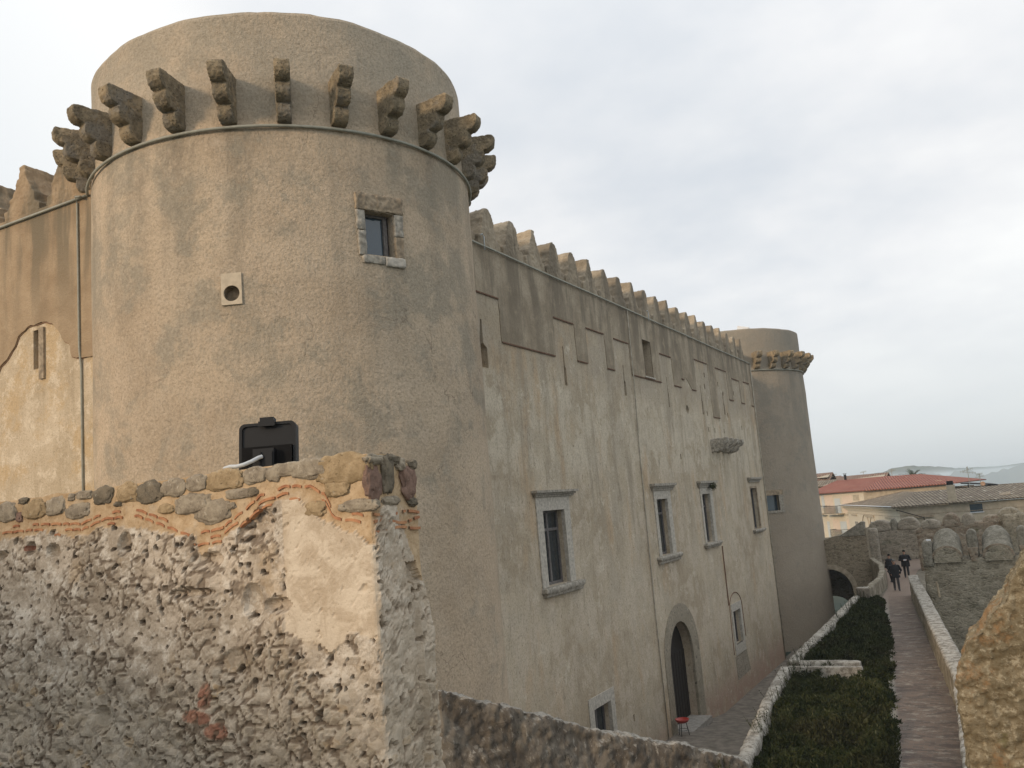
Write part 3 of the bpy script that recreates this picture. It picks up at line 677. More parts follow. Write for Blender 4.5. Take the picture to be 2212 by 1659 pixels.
for (x, y, nx, ny) in plan:
    zt = corner_top(x, y)+.012*fbm((x, y, 5), 5)
    for j in range(NZ+1):
        f = j/NZ; z = ZB+(zt-ZB)*f
        P = Vector((x, y, z)); xx = x if ny < -.5 else XE+.1
        isend = ny > -.5
        pz = lx(plast, x) if not isend else (-.02+.13*math.sin((y-3.6)*11) - max(0, (y-3.8))*.9)
        pz += .025*fbm(P, 14, 4)
        m = 1. if z > pz else 0.                      # mortar/coping zone
        b1 = fbm(P, 3.2, 5); b2 = noise.fractal(P*13, .8, 2.1, 4); rg = noise.ridged_multi_fractal(P*7.5, .9, 2.1, 4, 1., 2.)
        pit = noise.fractal(P*Vector((17, 17, 21)), .7, 2., 3)
        if m > .5:
            dsp = .006*b2+.004*b1-.012; zn = (1, 0, 0, 0)
        else:
            smooth_ = 0.
            if not isend and -3.36-.02*b1 < x and -.56+.08*b1 < z: smooth_ = 1.
            if isend: smooth_ = .35
            lowz = max(0, min(1, (-.55-z)/.35+.6*b1))
            a_ = (1-.80*smooth_)
            q_ = Vector((P.x+.09*b1+.02*b2, P.y, P.z*1.2+.07*fbm(P+Vector((3, 1, 7)), 5, 3)))
            dd, _ = noise.voronoi(q_*9.5, distance_metric='DISTANCE'); cr_ = dd[1]-dd[0]
            dd2, _ = noise.voronoi(q_*27, distance_metric='DISTANCE'); cr2 = dd2[1]-dd2[0]
            st_ = max(0, 1-cr_/.13); st2_ = max(0, 1-cr2/.16)
            msk = max(0, min(1, .55+1.6*b1))
            dsp = a_*(.026*b1 + .004*b2 - .012*st_*(.3+.7*msk) - .005*st2_*msk + .010*lowz*min(1, cr_*2.5))
            if pit < -.50: dsp -= a_*.06*min(1, (-.50-pit)*2.5)
            zn = (0, smooth_, lowz, a_*max(0, min(1, st_*(.35+.65*msk)*1.1+st2_*msk*.5+(min(1, (-.46-pit)*4) if pit < -.46 else 0))))
            # deep holes
            if not isend:
                for hx, hz, hw, hh in ((-3.93, -.125, .085, .035), (-4.05, -.30, .12, .02), (-5.52, .03, .03, .03), (-4.62, .0, .04, .05), (-5.3, .0, .05, .03), (-3.55, .05, .09, .07), (-3.42, -.385, .07, .03), (-5.85, -.02, .04, .03), (-4.85, -1.02, .05, .06), (-3.6, -.36, .05, .07), (-3.72, -.75, .12, .10)):
                    q = ((x-hx)/hw)**2+((z-hz)/hh)**2
                    if q < 2.2: dsp -= .055*max(0, 1-q/2.2)**.6
            if isend and abs(z+.27) < .05 and y > 3.85: dsp -= .05
        if isend and z < -.33 and y > 3.9: dsp += .03*min(1, (-.33-z)*4)
        verts.append((P+Vector((nx, ny, 0))*dsp)); zone.append(zn)
me = bpy.data.meshes.new('wall_face'); faces = []
nP = len(plan)
for i in range(nP-1):
    for j in range(NZ): a = i*(NZ+1)+j; b = a+NZ+1; faces.append((a, b, b+1, a+1))
# top cap
fr = [i for i, p in enumerate(plan) if p[3] < -.5 or (p[2] > 0 and p[1] < 3.8)]
top = [i*(NZ+1)+NZ for i in range(nP)]
faces.append(tuple(top))
me.from_pydata(verts, [], faces); me.update()
ca = me.color_attributes.new('zone', 'FLOAT_COLOR', 'POINT')
for i, zc in enumerate(zone): ca.data[i].color = zc
def near_fn(t):
    p = t.pos(); vc = t.new('ShaderNodeVertexColor', layer_name='zone').outputs['Color']; a, sm, lw = t.new('ShaderNodeSeparateColor').outputs, None, None
    sc = t.new('ShaderNodeSeparateColor'); t.put(sc.inputs[0], vc); mort, smo, lowz = sc.outputs; al = t.new('ShaderNodeVertexColor', layer_name='zone').outputs['Alpha']
    n1 = t.noise(p, 2.6, 7, .65); n2 = t.noise(p, 11, 7, .72); n3 = t.noise(p, 55, 4, .7)
    # rough plaster and stone bits
    c = t.mix(t.mapr(n1, .38, .62), (.37, .31, .24), (.52, .445, .355))
    c = t.mix(t.mapr(n2, .50, .60, 0, .75), c, (.66, .60, .51)); c = t.mix(t.mapr(t.noise(p, 7, 7, .75), .56, .64, 0, .6), c, (.72, .67, .58))
    c = t.mix(t.mapr(t.noise(p, 1.7, 7, .75), .54, .62, 0, .5), c, (.30, .25, .19))
    c = t.mix(t.mapr(n2, .34, .45, .6, 0), c, (.24, .19, .14))
    c = t.mix(t.mapr(t.noise(p, 3.3, 6, .7), .55, .66, 0, .45), c, (.47, .35, .22))
    cellc = t.xyz(t.voro(t.vscale(p, (1, 1, 1.4)), 13, 'F1', 'Color'))[0]
    stones = t.ramp(cellc, [(0, (.20, .17, .13)), (.35, (.33, .29, .225)), (.6, (.26, .215, .15)), (.8, (.43, .37, .29)), (.93, (.36, .25, .13)), (1, (.30, .13, .075))], 'CONSTANT')
    ed = t.voro(t.vscale(p, (1, 1, 1.4)), 13, 'DISTANCE_TO_EDGE')
    stones = t.mix(t.mapr(t.math('ADD', ed, t.math('MULTIPLY', n2, .1)), .07, .13, 1, 0), stones, (.39, .33, .25))
    c = t.mix(t.math('MULTIPLY', lowz, .75), c, t.mix(t.mapr(n2, .35, .6, 0, .6), stones, (.44, .38, .30)))
    # red brick fragments
    for (x0, z0, w0, h0) in ((-3.97, -.86, .055, .08), (-4.03, -.97, .13, .045), (-5.56, .03, .03, .02), (-3.88, -1.04, .09, .05)):
        xx, yy, zz_ = t.xyz(p)
        q = t.math('ADD', t.math('POWER', t.math('MULTIPLY', t.math('ABSOLUTE', t.math('SUBTRACT', xx, x0)), 1/w0), 2.), t.math('POWER', t.math('MULTIPLY', t.math('ABSOLUTE', t.math('SUBTRACT', zz_, z0)), 1/h0), 2.))
        q = t.math('ADD', q, t.math('MULTIPLY', n2, 1.2)); c = t.mix(t.mapr(q, 1.1, 1.7, .9, 0), c, t.mix(t.mapr(n2, .4, .6), (.24, .10, .065), (.38, .19, .12)))
    c = t.mix(t.mapr(n3, .3, .46, .5, 0), c, (.2, .16, .12))
    c = t.mix(t.mapr(t.math('ADD', al, t.math('MULTIPLY', t.math('SUBTRACT', n2, .5), 1.2)), .25, .75, 0, .8), c, (.16, .12, .085))
    # smooth cream plaster patch
    s2 = t.mix(t.mapr(t.noise(p, 5, 7, .7, .6), .42, .6), (.48, .39, .285), (.63, .54, .42))
    s2 = t.mix(t.mapr(n3, .30, .42, .6, 0), s2, (.3, .22, .14))
    c = t.mix(t.math('MULTIPLY', smo, .9), c, s2)
    # ochre mortar of the coping
    mo = t.mix(t.mapr(n2, .35, .65), (.41, .29, .17), (.54, .41, .265)); mo = t.mix(t.mapr(n3, .3, .45, .6, 0), mo, (.30, .18, .09))
    mo = t.mix(t.mapr(t.noise(p, 6, 5), .55, .7, 0, .6), mo, (.48, .40, .30))
    c = t.mix(mort, c, mo)
    h = t.math('ADD', t.math('MULTIPLY', n2, .8), t.math('MULTIPLY', n3, .5))
    return c, t.bump(h, .7, .012)
m_near = M('pitted_plaster', near_fn, .95, .15)
o = link('wall_face', me, m_near, fw, False)
# cobbles of the coping
def cob_fn(cols):
    def fn(t):
        p = t.pos(); n = t.noise(p, 16, 7, .72)
        c = t.mix(t.mapr(n, .35, .65), cols[0], cols[1]); c = t.mix(t.mapr(t.noise(p, 30, 5, .7), .6, .7, 0, .7), c, cols[2])
        c = t.mix(t.mapr(t.noise(p, 45, 3), .3, .4, .7, 0), c, tuple(.4*q for q in cols[0]))
        return c, t.bump(n, .9, .015)
    return fn
mc = [M('grey_cobble', cob_fn([(.22, .185, .14), (.36, .31, .235), (.56, .51, .43)]), .95, .15), M('dark_cobble', cob_fn([(.12, .105, .08), (.22, .185, .135), (.36, .33, .27)]), .95, .15),
      M('ochre_cobble', cob_fn([(.27, .20, .115), (.41, .31, .19), (.40, .36, .29)]), .95, .15), M('red_cobble', cob_fn([(.17, .11, .085), (.27, .18, .14), (.38, .33, .27)]), .95, .15)]
Z4 = lambda a, b: ((a*.8871)*.54, (1600+b*.8871)*.54)
def f4(a, b):
    r = ray(*Z4(a, b)); P = r*(Y0/r.y); return P.x, P.z
stones = [(30, 505, 100, 95, 0), (82, 530, 30, 45, 3), (150, 492, 105, 85, 2), (245, 478, 90, 80, 0), (350, 500, 110, 65, 0), (318, 440, 34, 34, 0), (458, 432, 90, 80, 1), (375, 430, 70, 40, 0), (575, 420, 100, 85, 2), (662, 420, 110, 92, 1),
          (775, 398, 90, 70, 0), (745, 490, 62, 40, 2), (882, 372, 76, 62, 0), (868, 470, 135, 84, 0), (955, 503, 120, 92, 0), (1000, 362, 130, 80, 2), (1070, 425, 90, 42, 0), (1038, 478, 34, 26, 0), (1148, 340, 86, 66, 0), (1228, 335, 50, 55, 0),
          (1275, 315, 95, 55, 0), (1392, 308, 118, 76, 0), (1535, 310, 168, 108, 2), (1515, 400, 72, 60, 2), (1420, 490, 70, 60, 2), (1612, 480, 100, 46, 0), (1540, 487, 26, 26, 0), (1135, 412, 36, 34, 1), (525, 470, 30, 22, 1), (100, 455, 50, 30, 1)]
ends = [(3.62, .21, .11, .16, 3), (3.64, .325, .13, .05, 0), (3.74, .25, .09, .19, 1), (3.80, .325, .12, .05, 1), (3.915, .21, .13, .15, 3), (3.95, .10, .08, .045, 1), (3.75, .11, .14, .045, 0), (3.62, .10, .07, .05, 0), (3.86, .30, .09, .06, 0), (3.97, .30, .07, .05, 1)]
groups = {0: MB(), 1: MB(), 2: MB(), 3: MB()}
ico = bmesh.new(); bmesh.ops.create_icosphere(ico, subdivisions=4, radius=1)
iv = [v.co.copy() for v in ico.verts]; ifc = [tuple(v.index for v in f.verts) for f in ico.faces]; ico.free()
def lump(mb, c, ax, az, an, w_, h_, d_, seed):
    vs = []
    for v in iv:
        # squarish rounded stone
        q = Vector((abs(v.x)**.75*(1 if v.x > 0 else -1), abs(v.y)**.8*(1 if v.y > 0 else -1), abs(v.z)**.75*(1 if v.z > 0 else -1)))
        k = 1+.26*noise.noise(v*1.2+Vector((seed, 0, 0)))+.20*noise.noise(v*2.6+Vector((seed, 5, 0)))+.07*noise.fractal(v*6+Vector((seed, 5, 0)), .8, 2, 4)
        vs.append(c+ax*q.x*w_*k+az*q.z*h_*k+an*q.y*d_*k)
    mb.add(vs, ifc)
for i, (a, b, w_, h_, k) in enumerate(stones):
    x, z = f4(a, b); sx = w_*.8871*.54/1900*4.95*.62*1.22; sz = h_*.8871*.54/1900*4.95*.5
    z = min(z, .372-sz*1.0)
    lump(groups[k], Vector((x, Y0+.012, z)), Vector((1, 0, 0)), Vector((0, 0, 1)), Vector((0, -1, 0)), sx*1.16, sz*1.12, .017, i*3.7)
for i, (y, z, w_, h_, k) in enumerate(ends):
    lump(groups[k], Vector((XE-.016, y, z)), Vector((0, 1, 0)), Vector((0, 0, 1)), Vector((1, 0, 0)), w_*.56, h_*.56, .026, 100+i*3.1)
for k, mb in groups.items(): mb.build('coping_stones', mc[k], fw, True)
# courses of old roof tiles bedded on edge
tm = MB(); te = MB()
def tile_row(off, seg, hh, skip, arch=.006):
    x = -6.3
    while x < XE-.02:
        L = seg*random.uniform(.6, 1.25)
        if random.random() > skip:
            pts = []
            for k in range(7):
                xx = x+L*k/6
                if xx > XE-.004: break
                pts.append((xx, lx(tile_u, xx)+off+arch*math.sin(math.pi*k/6)))
            if len(pts) > 3:
                n_ = len(pts); vs = []
                for (xx, z) in pts: vs += [(xx, Y0+.004, z-hh/2), (xx, Y0+.004, z+hh/2), (xx, Y0+.04, z+hh/2), (xx, Y0+.04, z-hh/2)]
                fs = [(0, 1, 2, 3), tuple(4*(n_-1)+q for q in (3, 2, 1, 0))]
                for k in range(n_-1):
                    for q in range(4): fs.append((4*k+q, 4*k+4+q, 4*k+4+(q+1) % 4, 4*k+(q+1) % 4))
                tm.add(vs, fs)
        x += L+random.uniform(.012, .03)
tile_row(0, .085, .014, .2); tile_row(-.036, .095, .014, .35); tile_row(-.068, .08, .012, .7)
for z0, am in ((.045, .008), (.005, .012), (-.035, .008)):
    vs = []; ks = 16
    for k in range(ks+1):
        y = Y0+.02+(.40)*k/ks; z = z0+am*math.sin(k*.45+z0*60)
        vs += [(XE-.05, y, z-.007), (XE-.002, y, z-.007), (XE-.002, y, z+.007), (XE-.05, y, z+.007)]
    fs = []
    for k in range(ks):
        if k % 6 == 5 or random.random() < .12: continue
        for q in range(4): fs.append((4*k+q, 4*k+4+q, 4*k+4+(q+1) % 4, 4*k+(q+1) % 4))
    te.add(vs, fs)
m_tile = M('old_red_tile', lambda t: (t.mix(t.mapr(t.noise(t.pos(), 14, 6), .35, .65), (.32, .14, .075), (.48, .25, .13)), t.bump(t.noise(t.pos(), 40, 5), .6, .008)))
tm.build('tile_course', m_tile, fw); te.build('tile_course', m_tile, fw)

# ------------------------------------------------------------------ floodlight standing on the rubble wall
fc = Vector((-3.765, 3.90, .0))
L0 = empty('floodlight', (fc.x, fc.y, .355), 'black rectangular floodlight seen from behind on top of the near rubble wall', 'floodlight')
def rrect(w_, z0, z1, r, n=6):
    pts = []
    for cx, cz, a0 in ((w_-r, z0+r, -90), (w_-r, z1-r, 0), (-w_+r, z1-r, 90), (-w_+r, z0+r, 180)):
        for k in range(n+1): a = R(a0+90*k/n); pts.append((cx+r*math.cos(a), cz+r*math.sin(a)))
    return pts
rotL = Matrix.Translation(fc) @ Matrix.Rotation(R(28), 4, 'Z') @ Matrix.Rotation(R(-8), 4, 'X')
def fl_part(name, mb, mat, sm=False):
    mb.v = [tuple(rotL @ Vector(v)) for v in mb.v]; return mb.build(name, mat, L0, sm)
ZL, ZT_ = .33, .665
hb = MB().prism([(x, -.0, z) for x, z in rrect(.172, ZL, ZT_, .035)], (0, .055, 0))
fl_part('housing', hb, m_black)
rim = MB(); rp = rrect(.172, ZL, ZT_, .035); ri = rrect(.155, ZL+.017, ZT_-.017, .028); n = len(rp)
rim.add([(x, -.012, z) for x, z in rp]+[(x, -.012, z) for x, z in ri]+[(x, -.001, z) for x, z in rp]+[(x, -.001, z) for x, z in ri],
        [(k, (k+1) % n, n+(k+1) % n, n+k) for k in range(n)]+[(k, (k+1) % n, 2*n+(k+1) % n, 2*n+k) for k in range(n)]+[(n+k, n+(k+1) % n, 3*n+(k+1) % n, 3*n+k) for k in range(n)])
fl_part('rim', rim, m_black)
fl_part('gear_cover', MB().box((-.15, -.028, ZL+.02), (.15, -.002, .515)), m_black2)
fl_part('junction_box', MB().box((-.07, -.075, ZL+.04), (.055, -.029, .49)).box((-.062, -.085, ZL+.05), (-.02, -.0755, .47)).box((0.005, -.085, ZL+.05), (.047, -.0755, .47)), m_black)
fl_part('hinge_clip', MB().box((-.042, -.03, ZT_-.02), (.042, .03, ZT_+.028)).box((-.05, -.034, ZT_-.028), (.05, -.031, ZT_+.004)), m_black)
cp = [(-.01, -.085, .44), (-.03, -.10, .43), (-.06, -.13, .405), (-.10, -.15, .385), (-.14, -.15, .378), (-.18, -.14, .382), (-.22, -.12, .378), (-.235, -.08, .37), (-.22, -.04, .365)]
pts = []
for i in range(len(cp)-1):
    for k in range(12): pts.append(Vector(cp[i]).lerp(Vector(cp[i+1]), k/12))
fl_part('conduit', MB().tube(pts, [.0125 if i % 2 else .0105 for i in range(len(pts))], 10), m_cable, True)

# ------------------------------------------------------------------ lower stone wall behind the rubble wall
def low_fn(t):
    p = t.pos(); n1 = t.noise(t.vscale(p, (1, 1, .55)), 2.2, 8, .72, .4); n2 = t.noise(t.vscale(p, (1, 1, .45)), 9, 7, .78); n3 = t.noise(p, 3.6, 6, .7)
    c = t.mix(t.mapr(n1, .38, .62), (.12, .10, .08), (.26, .225, .18)); c = t.mix(t.mapr(n3, .52, .66, 0, .45), c, (.27, .215, .15))
    c = t.mix(t.mapr(n2, .56, .66, 0, .85), c, (.50, .46, .40)); c = t.mix(t.mapr(n2, .34, .44, .85, 0), c, (.045, .038, .03))
    e = t.voro(t.vscale(p, (1, 1, 1.8)), 2.3, 'DISTANCE_TO_EDGE'); e = t.math('ADD', e, t.math('MULTIPLY', t.math('SUBTRACT', t.noise(p, 3., 7, .8), .5), .7))
    c = t.mix(t.mapr(e, -.06, .0, .6, 0), c, (.055, .047, .037))
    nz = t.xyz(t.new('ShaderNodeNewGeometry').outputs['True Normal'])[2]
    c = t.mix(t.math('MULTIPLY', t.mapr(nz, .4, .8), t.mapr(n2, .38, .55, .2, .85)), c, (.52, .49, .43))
    return c, t.bump(t.math('ADD', n2, n1), 1., .08)
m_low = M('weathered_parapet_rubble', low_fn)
LW = [at(945, 1490, 14.6), at(1130, 1533, 16.0), at(1300, 1580, 17.6), at(1460, 1607, 19.0), at(1612, 1641, 20.6)]
def strip_wall(pts, thick, zb, name, mat, parent=None, rough=(.1, .05, 1.6, .03, 7), side=1, top_over=0.):
    """wall whose face follows pts (Vector incl. top z); body lies on `side` of it"""
    P = [Vector(p) for p in pts]; vs = []; n = len(P)
    for i, p in enumerate(P):
        d_ = (P[min(i+1, n-1)]-P[max(i-1, 0)]); d_.z = 0; d_.normalize(); nn = Vector((-d_.y, d_.x, 0))*side
        q = p+nn*thick
        vs += [(p.x, p.y, zb), (p.x, p.y, p.z), (q.x, q.y, p.z), (q.x, q.y, zb)]
    fs = [(0, 1, 2, 3), tuple(4*(n-1)+k for k in (3, 2, 1, 0))]
    for i in range(n-1):
        for k in range(4): fs.append((4*i+k, 4*i+4+k, 4*i+4+(k+1) % 4, 4*i+(k+1) % 4))
    o = MB().add(vs, fs).build(name, mat, parent)
    if rough: roughen(o, *rough)
    return o
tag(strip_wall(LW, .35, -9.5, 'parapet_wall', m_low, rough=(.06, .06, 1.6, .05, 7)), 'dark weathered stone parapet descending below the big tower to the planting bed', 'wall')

# ------------------------------------------------------------------ planting bed walls, parapet of the path
m_kerb = M('pale_lichen_stone', lambda t: (t.mix(t.mapr(t.noise(t.pos(), 3.4, 8, .8), .43, .56), (.19, .17, .14), (.42, .395, .345)), t.bump(t.noise(t.pos(), 9, 6, .7), .7, .04)))
bo1 = [(-6.19, 20.9, -6.1), (-6.54, 23.9, -6.1), (-6.92, 26.7, -6.1), (-7.5, 32.3, -6.1)]
tag(strip_wall(bo1, .36, -11.4, 'garden_wall', m_kerb, side=-1, rough=(.08, .03, 1.6, .02, 8)), 'low pale wall edging the nearer planting bed beside the castle yard', 'wall')
bo2 = [(-7.5, 33.35, -6.1), (-7.55, 40.5, -6.1), (-7.72, 52.3, -6.1)]
gw = strip_wall(bo2, .38, -11.4, 'garden_wall', m_kerb, side=-1, rough=(.08, .03, 1.6, .02, 8)); tag(gw, 'low pale wall edging the farther planting bed, running to the arch', 'wall')
MBc = MB().box((-7.1, 33.2, -7.2), (-4.95, 33.55, -6.11)); o = MBc.build('return_wall', m_kerb, gw); roughen(o, .08, .02, 2)
o = MB().box((-7.2, 32.15, -7.2), (-4.75, 32.45, -6.12)).build('dividing_wall', m_kerb); roughen(o, .06, .02, 2); tag(o, 'short low dividing wall crossing the bed, half hidden by shrubs', 'wall')
pin = [(-1.05, 15.5), (-1.42, 22.4), (-1.68, 27), (-1.98, 29.3), (-2.66, 34.9), (-3.78, 44.5), (-4.62, 51.3), (-4.9, 54.0)]
m_par = M('mossy_parapet_plaster', lambda t: (t.mix(t.mapr(t.noise(t.pos(), 2.2, 7, .7), .42, .62), (.19, .165, .12), (.34, .31, .25)), t.bump(t.noise(t.pos(), 8, 6, .7), .6, .04)))
pw = strip_wall([(x, y, -5.42) for x, y in pin], .42, -11.4, 'path_parapet', m_par, side=-1, rough=(.09, .025, 1.4, .02, 7))
tag(pw, 'long waist-high parapet with flat coping along the right side of the brick path', 'wall')
strip_wall([(x-.05, y, -5.28) for x, y in pin], .52, -5.44, 'coping', m_kerb, pw, side=-1, rough=(.06, .02, 1.4, .012, 9))
lwl = [(-6.80, 52.5, -5.75), (-6.6, 55, -5.62), (-6.6, 57.5, -5.6), (-6.85, 61, -5.6), (-7.4, 65.5, -5.6), (-8.1, 68.5, -5.6), (-8.6, 71.1, -5.6)]
tag(strip_wall(lwl, .36, -11.3, 'curved_wall', m_par, side=1, rough=(.08, .03, 1.5, .02, 8)), 'low curving wall on the left of the path near the arch', 'wall')
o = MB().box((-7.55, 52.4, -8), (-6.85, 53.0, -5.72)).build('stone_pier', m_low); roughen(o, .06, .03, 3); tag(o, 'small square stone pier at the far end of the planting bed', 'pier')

# shrubs of the bed: leaf sprays in mounds (uncountable)
def shrubs():
    rnd = random.Random(3); v = []; f = []
    def H(x, y): return max(.05, .24+.42*noise.noise(Vector((x*.8, y*.5, 0)))+.30*noise.noise(Vector((x*2.1, y*1.5, 4))))
    N_ = 0
    for _ in range(150000):
        y = 17.5+34.6*(rnd.random()**1.25); xl = lerp_poly(bed_in, y)-.12; xr = lerp_poly(path_l, y)+.10+.12*noise.noise(Vector((0, y*2.5, 2)))
        x = xl+(xr-xl)*rnd.random()
        if (32.6 < y < 33.65 and x < -4.75) or (30.8 < y < 32.5 and -6.1 < x < -4.6): continue
        s_ = .5+.5*min(1, (y-17)/18); L = rnd.uniform(.07, .17)*s_*1.1; h = H(x, y); ed = min(x-xl, xr-x); h *= min(1, .35+ed*2.2)
        z = -6.52+h*rnd.random()**.35
        d_ = Vector((rnd.gauss(0, .55), rnd.gauss(0, .55), rnd.uniform(.25, 1.1))).normalized(); s1 = d_.cross(Vector((rnd.gauss(0, 1), rnd.gauss(0, 1), .1))).normalized()*L*rnd.uniform(.10, .2)
        p = Vector((x, y, z)); n_ = len(v); v += [p-s1, p+s1, p+d_*L*.6+s1*.8, p+d_*L, p+d_*L*.6-s1*.8]; f.append((n_, n_+1, n_+2, n_+3, n_+4))
    for _ in range(800):                          # taller sprigs over the wall edges
        y = 18+34*(rnd.random()**1.6); xl = lerp_poly(bed_in, y)-.12; x = xl+abs(rnd.gauss(0, .35))
        cl_ = noise.noise(Vector((y*.9, 7, 0)))
        if cl_ < .05: continue
        h = rnd.uniform(.4, .8); d_ = Vector((rnd.gauss(-.15, .25), rnd.gauss(0, .2), 1)).normalized(); p = Vector((x, y, -6.45)); s1 = Vector((.008, 0, 0))
        n_ = len(v); q = p+d_*h; v += [p-s1, p+s1, q+s1*.4, q-s1*.4]; f.append((n_, n_+1, n_+2, n_+3))
        for k in range(9):
            a = p+d_*h*(.3+.7*k/9); e_ = Vector((rnd.gauss(0, 1), rnd.gauss(0, 1), .9)).normalized()*.07; s2 = e_.cross(Vector((0, 0, 1))).normalized()*.012
            n_ = len(v); v += [a, a+e_*.5+s2, a+e_, a+e_*.5-s2]; f.append((n_, n_+1, n_+2, n_+3))
    me = bpy.data.meshes.new('shrub_bed'); me.from_pydata([tuple(q) for q in v], [], f); me.update(); return me
def leaf_fn(t):
    p = t.pos(); n = t.noise(p, 1.3, 4); i = t.new('ShaderNodeNewGeometry').outputs['Random Per Island']
    c = t.mix(t.mapr(n, .35, .65), (.014, .022, .008), (.034, .042, .014)); c = t.mix(t.mapr(t.noise(p, .5, 3), .5, .65, 0, .6), c, (.028, .024, .013)); c = t.mix(t.mapr(t.noise(p, 4.5, 4, .7), .52, .6, 0, .7), c, (.055, .060, .026)); c = t.mix(t.mapr(i, .8, 1., 0, .8), c, (.085, .085, .045)); return c, None
m_leaf = M('dark_green_leaves', leaf_fn, .8, .15)
tag(link('shrub_bed', shrubs(), m_leaf), 'dark green low shrubs filling the long bed between the pale wall and the path', 'shrubs', kind='stuff')
tag(MB().prism([(x, y, -6.56) for x, y in bed_in]+[(x-.03, y, -6.56) for x, y in path_l[:8][::-1]], (0, 0, .08)).build('soil', plain('dark_soil', (.03, .026, .018), .95, .3, 4, .4)), kind='structure')

# ------------------------------------------------------------------ gate wall with arch, far rampart, outer walls
m_gate = M('brown_gate_rubble', masonry_fn([(.19, .155, .105), (.28, .23, .16), (.36, .305, .225), (.24, .20, .14)], (.31, .27, .20), 3.4, .9, .1))
m_ramp = M('grey_rampart_rubble', masonry_fn([(.24, .21, .165), (.33, .295, .235), (.42, .375, .30), (.29, .25, .19)], (.33, .29, .235), 2.4, .8, .15))
m_moss = M('mossy_outer_rubble', masonry_fn([(.22, .195, .145), (.32, .285, .215), (.42, .38, .30), (.27, .235, .175)], (.31, .28, .215), 3.2, .9, .2, (.14, .135, .09)))
def cap_fn(t):
    p = t.pos(); n = t.noise(p, 3.2, 7, .75); n2 = t.noise(p, 11, 6, .75)
    c = t.mix(t.mapr(n, .36, .62), (.17, .155, .12), (.30, .28, .23)); c = t.mix(t.mapr(n2, .56, .66, 0, .7), c, (.42, .40, .35)); c = t.mix(t.mapr(n2, .34, .45, .7, 0), c, (.085, .078, .058))
    return c, t.bump(t.math('ADD', n, n2), 1., .06)
m_cap = M('lichened_capping', cap_fn)
m_red = M('reddish_outer_rubble', masonry_fn([(.22, .165, .115), (.31, .24, .175), (.38, .33, .26)], (.28, .24, .18), 2.0, .8, .3))
gt = empty('gate_wall', (-11, 69, -11.4), 'brown rubble wall with a round arch opening at the foot of the far tower', 'wall')
GY = 71.; gk = GY/60
gz = [(x*gk, z*gk) for x, z in ((-13.5, -3.5), (-10.1, -3.45), (-9.5, -3.28), (-9.0, -3.22), (-8.6, -3.35), (-8.35, -3.15), (-7.9, -2.95), (-7.55, -2.9))]
gb = MB().prism([(gz[0][0], GY, -11.6), (gz[-1][0], GY, -11.6)]+[(x, GY, z) for x, z in gz[::-1]], (0, 2.6, 0)).build('gate_masonry', m_gate, gt)
cut(gb, [MB().prism([(x, GY-.5, z) for x, z in arch_poly(-13.5, -10.35, -11.8, -7.9, -6.28)], (0, 3.5, 0))])
ag = MB(); A0 = arch_poly(-13.5, -10.37, -11.5, -7.9, -6.30)[1:]; A1 = arch_poly(-13.8, -10.0, -11.5, -7.9, -5.95)[1:]
n = len(A0); ag.add([(x, GY-.06, z) for x, z in A0]+[(x, GY-.06, z) for x, z in A1]+[(x, GY+.2, z) for x, z in A0]+[(x, GY+.2, z) for x, z in A1],
    [q for k in range(n-1) for q in ((k, k+1, n+k+1, n+k), (k, k+1, 2*n+k+1, 2*n+k), (n+k, n+k+1, 3*n+k+1, 3*n+k))])
ag.build('arch_ring', plain('pale_arch_stone', (.34, .29, .22), .9, .25, 4, .5), gt)
ib = MB().box((-16, GY+4.2, -11.6), (-9.0, GY+5, -4.2)).build('inner_wall', m_gate, gt)
cut(ib, [MB().prism([(x, GY+4, z) for x, z in arch_poly(-14.2, -11.1, -11.8, -10., -8.75)], (0, 1.5, 0))])
MB().box((-16, GY+2.6, -6.27), (-9.0, GY+4.2, -4.2)).build('vault', m_gate, gt)
MB().box((-10.0, GY+2.6, -11.6), (-9.0, GY+4.2, -6.28)).build('vault_side', m_gate, gt)
MB().prism([(-10.9, GY-.05, -3.9), (-9.05, GY-.05, -3.9), (-9.0, GY-.05, -2.95), (-9.2, GY-.05, -2.9)], (0, .9, 0)).build('sloping_capping', m_cap, gt)

def bump_wall(name, Y, pts, zb, thick, mat, label, cat='wall', merl=(), rough=(.12, .06, 1.1, .04, 5), parent=None):
    root = empty(name, (pts[0][0], Y, zb), label, cat)
    b = MB().prism([(pts[0][0], Y, zb), (pts[-1][0], Y, zb)]+[(x, Y, z) for x, z in pts[::-1]], (0, thick, 0)).build('wall_masonry', mat, root)
    if rough: roughen(b, *rough)
    for (cx, w_, z0, zt, th, mm) in merl:
        o = MB().prism([(x, Y-.03, z) for x, z in arch_poly(cx-w_/2, cx+w_/2, z0, z0+(zt-z0)*.35, zt)], (0, th, 0)).build('merlon', mm, root)
        roughen(o, .09, .04, 1.8, .03, 6)
    return root
k = 77.9/62
bump_wall('rampart_wall', 77.9, [(-9.9, -4.0), (-9.7, -3.95), (-6.5, -3.9), (-5.6, -4.2), (-3, -4.3)], -11.4, 1.2, m_ramp, 'grey rubble rampart closing the path behind the walking people',
          merl=((-8.7, 1.75, -4.1, -3.18, 1.2, m_ramp), (-7.65, .5, -4.1, -3.08, 1.2, m_cap), (-6.55, 1.6, -4.1, -3.08, 1.2, m_ramp)))
o = strip_wall([(-9.75, 77.9, -3.95), (-9.1, 72.3, -3.5)], .8, -11.3, 'flank_wall', m_ramp, side=1, rough=(.12, .05, 1.2, .03, 5)); tag(o, 'grey rubble flank wall joining the gate wall to the rampart', 'wall')

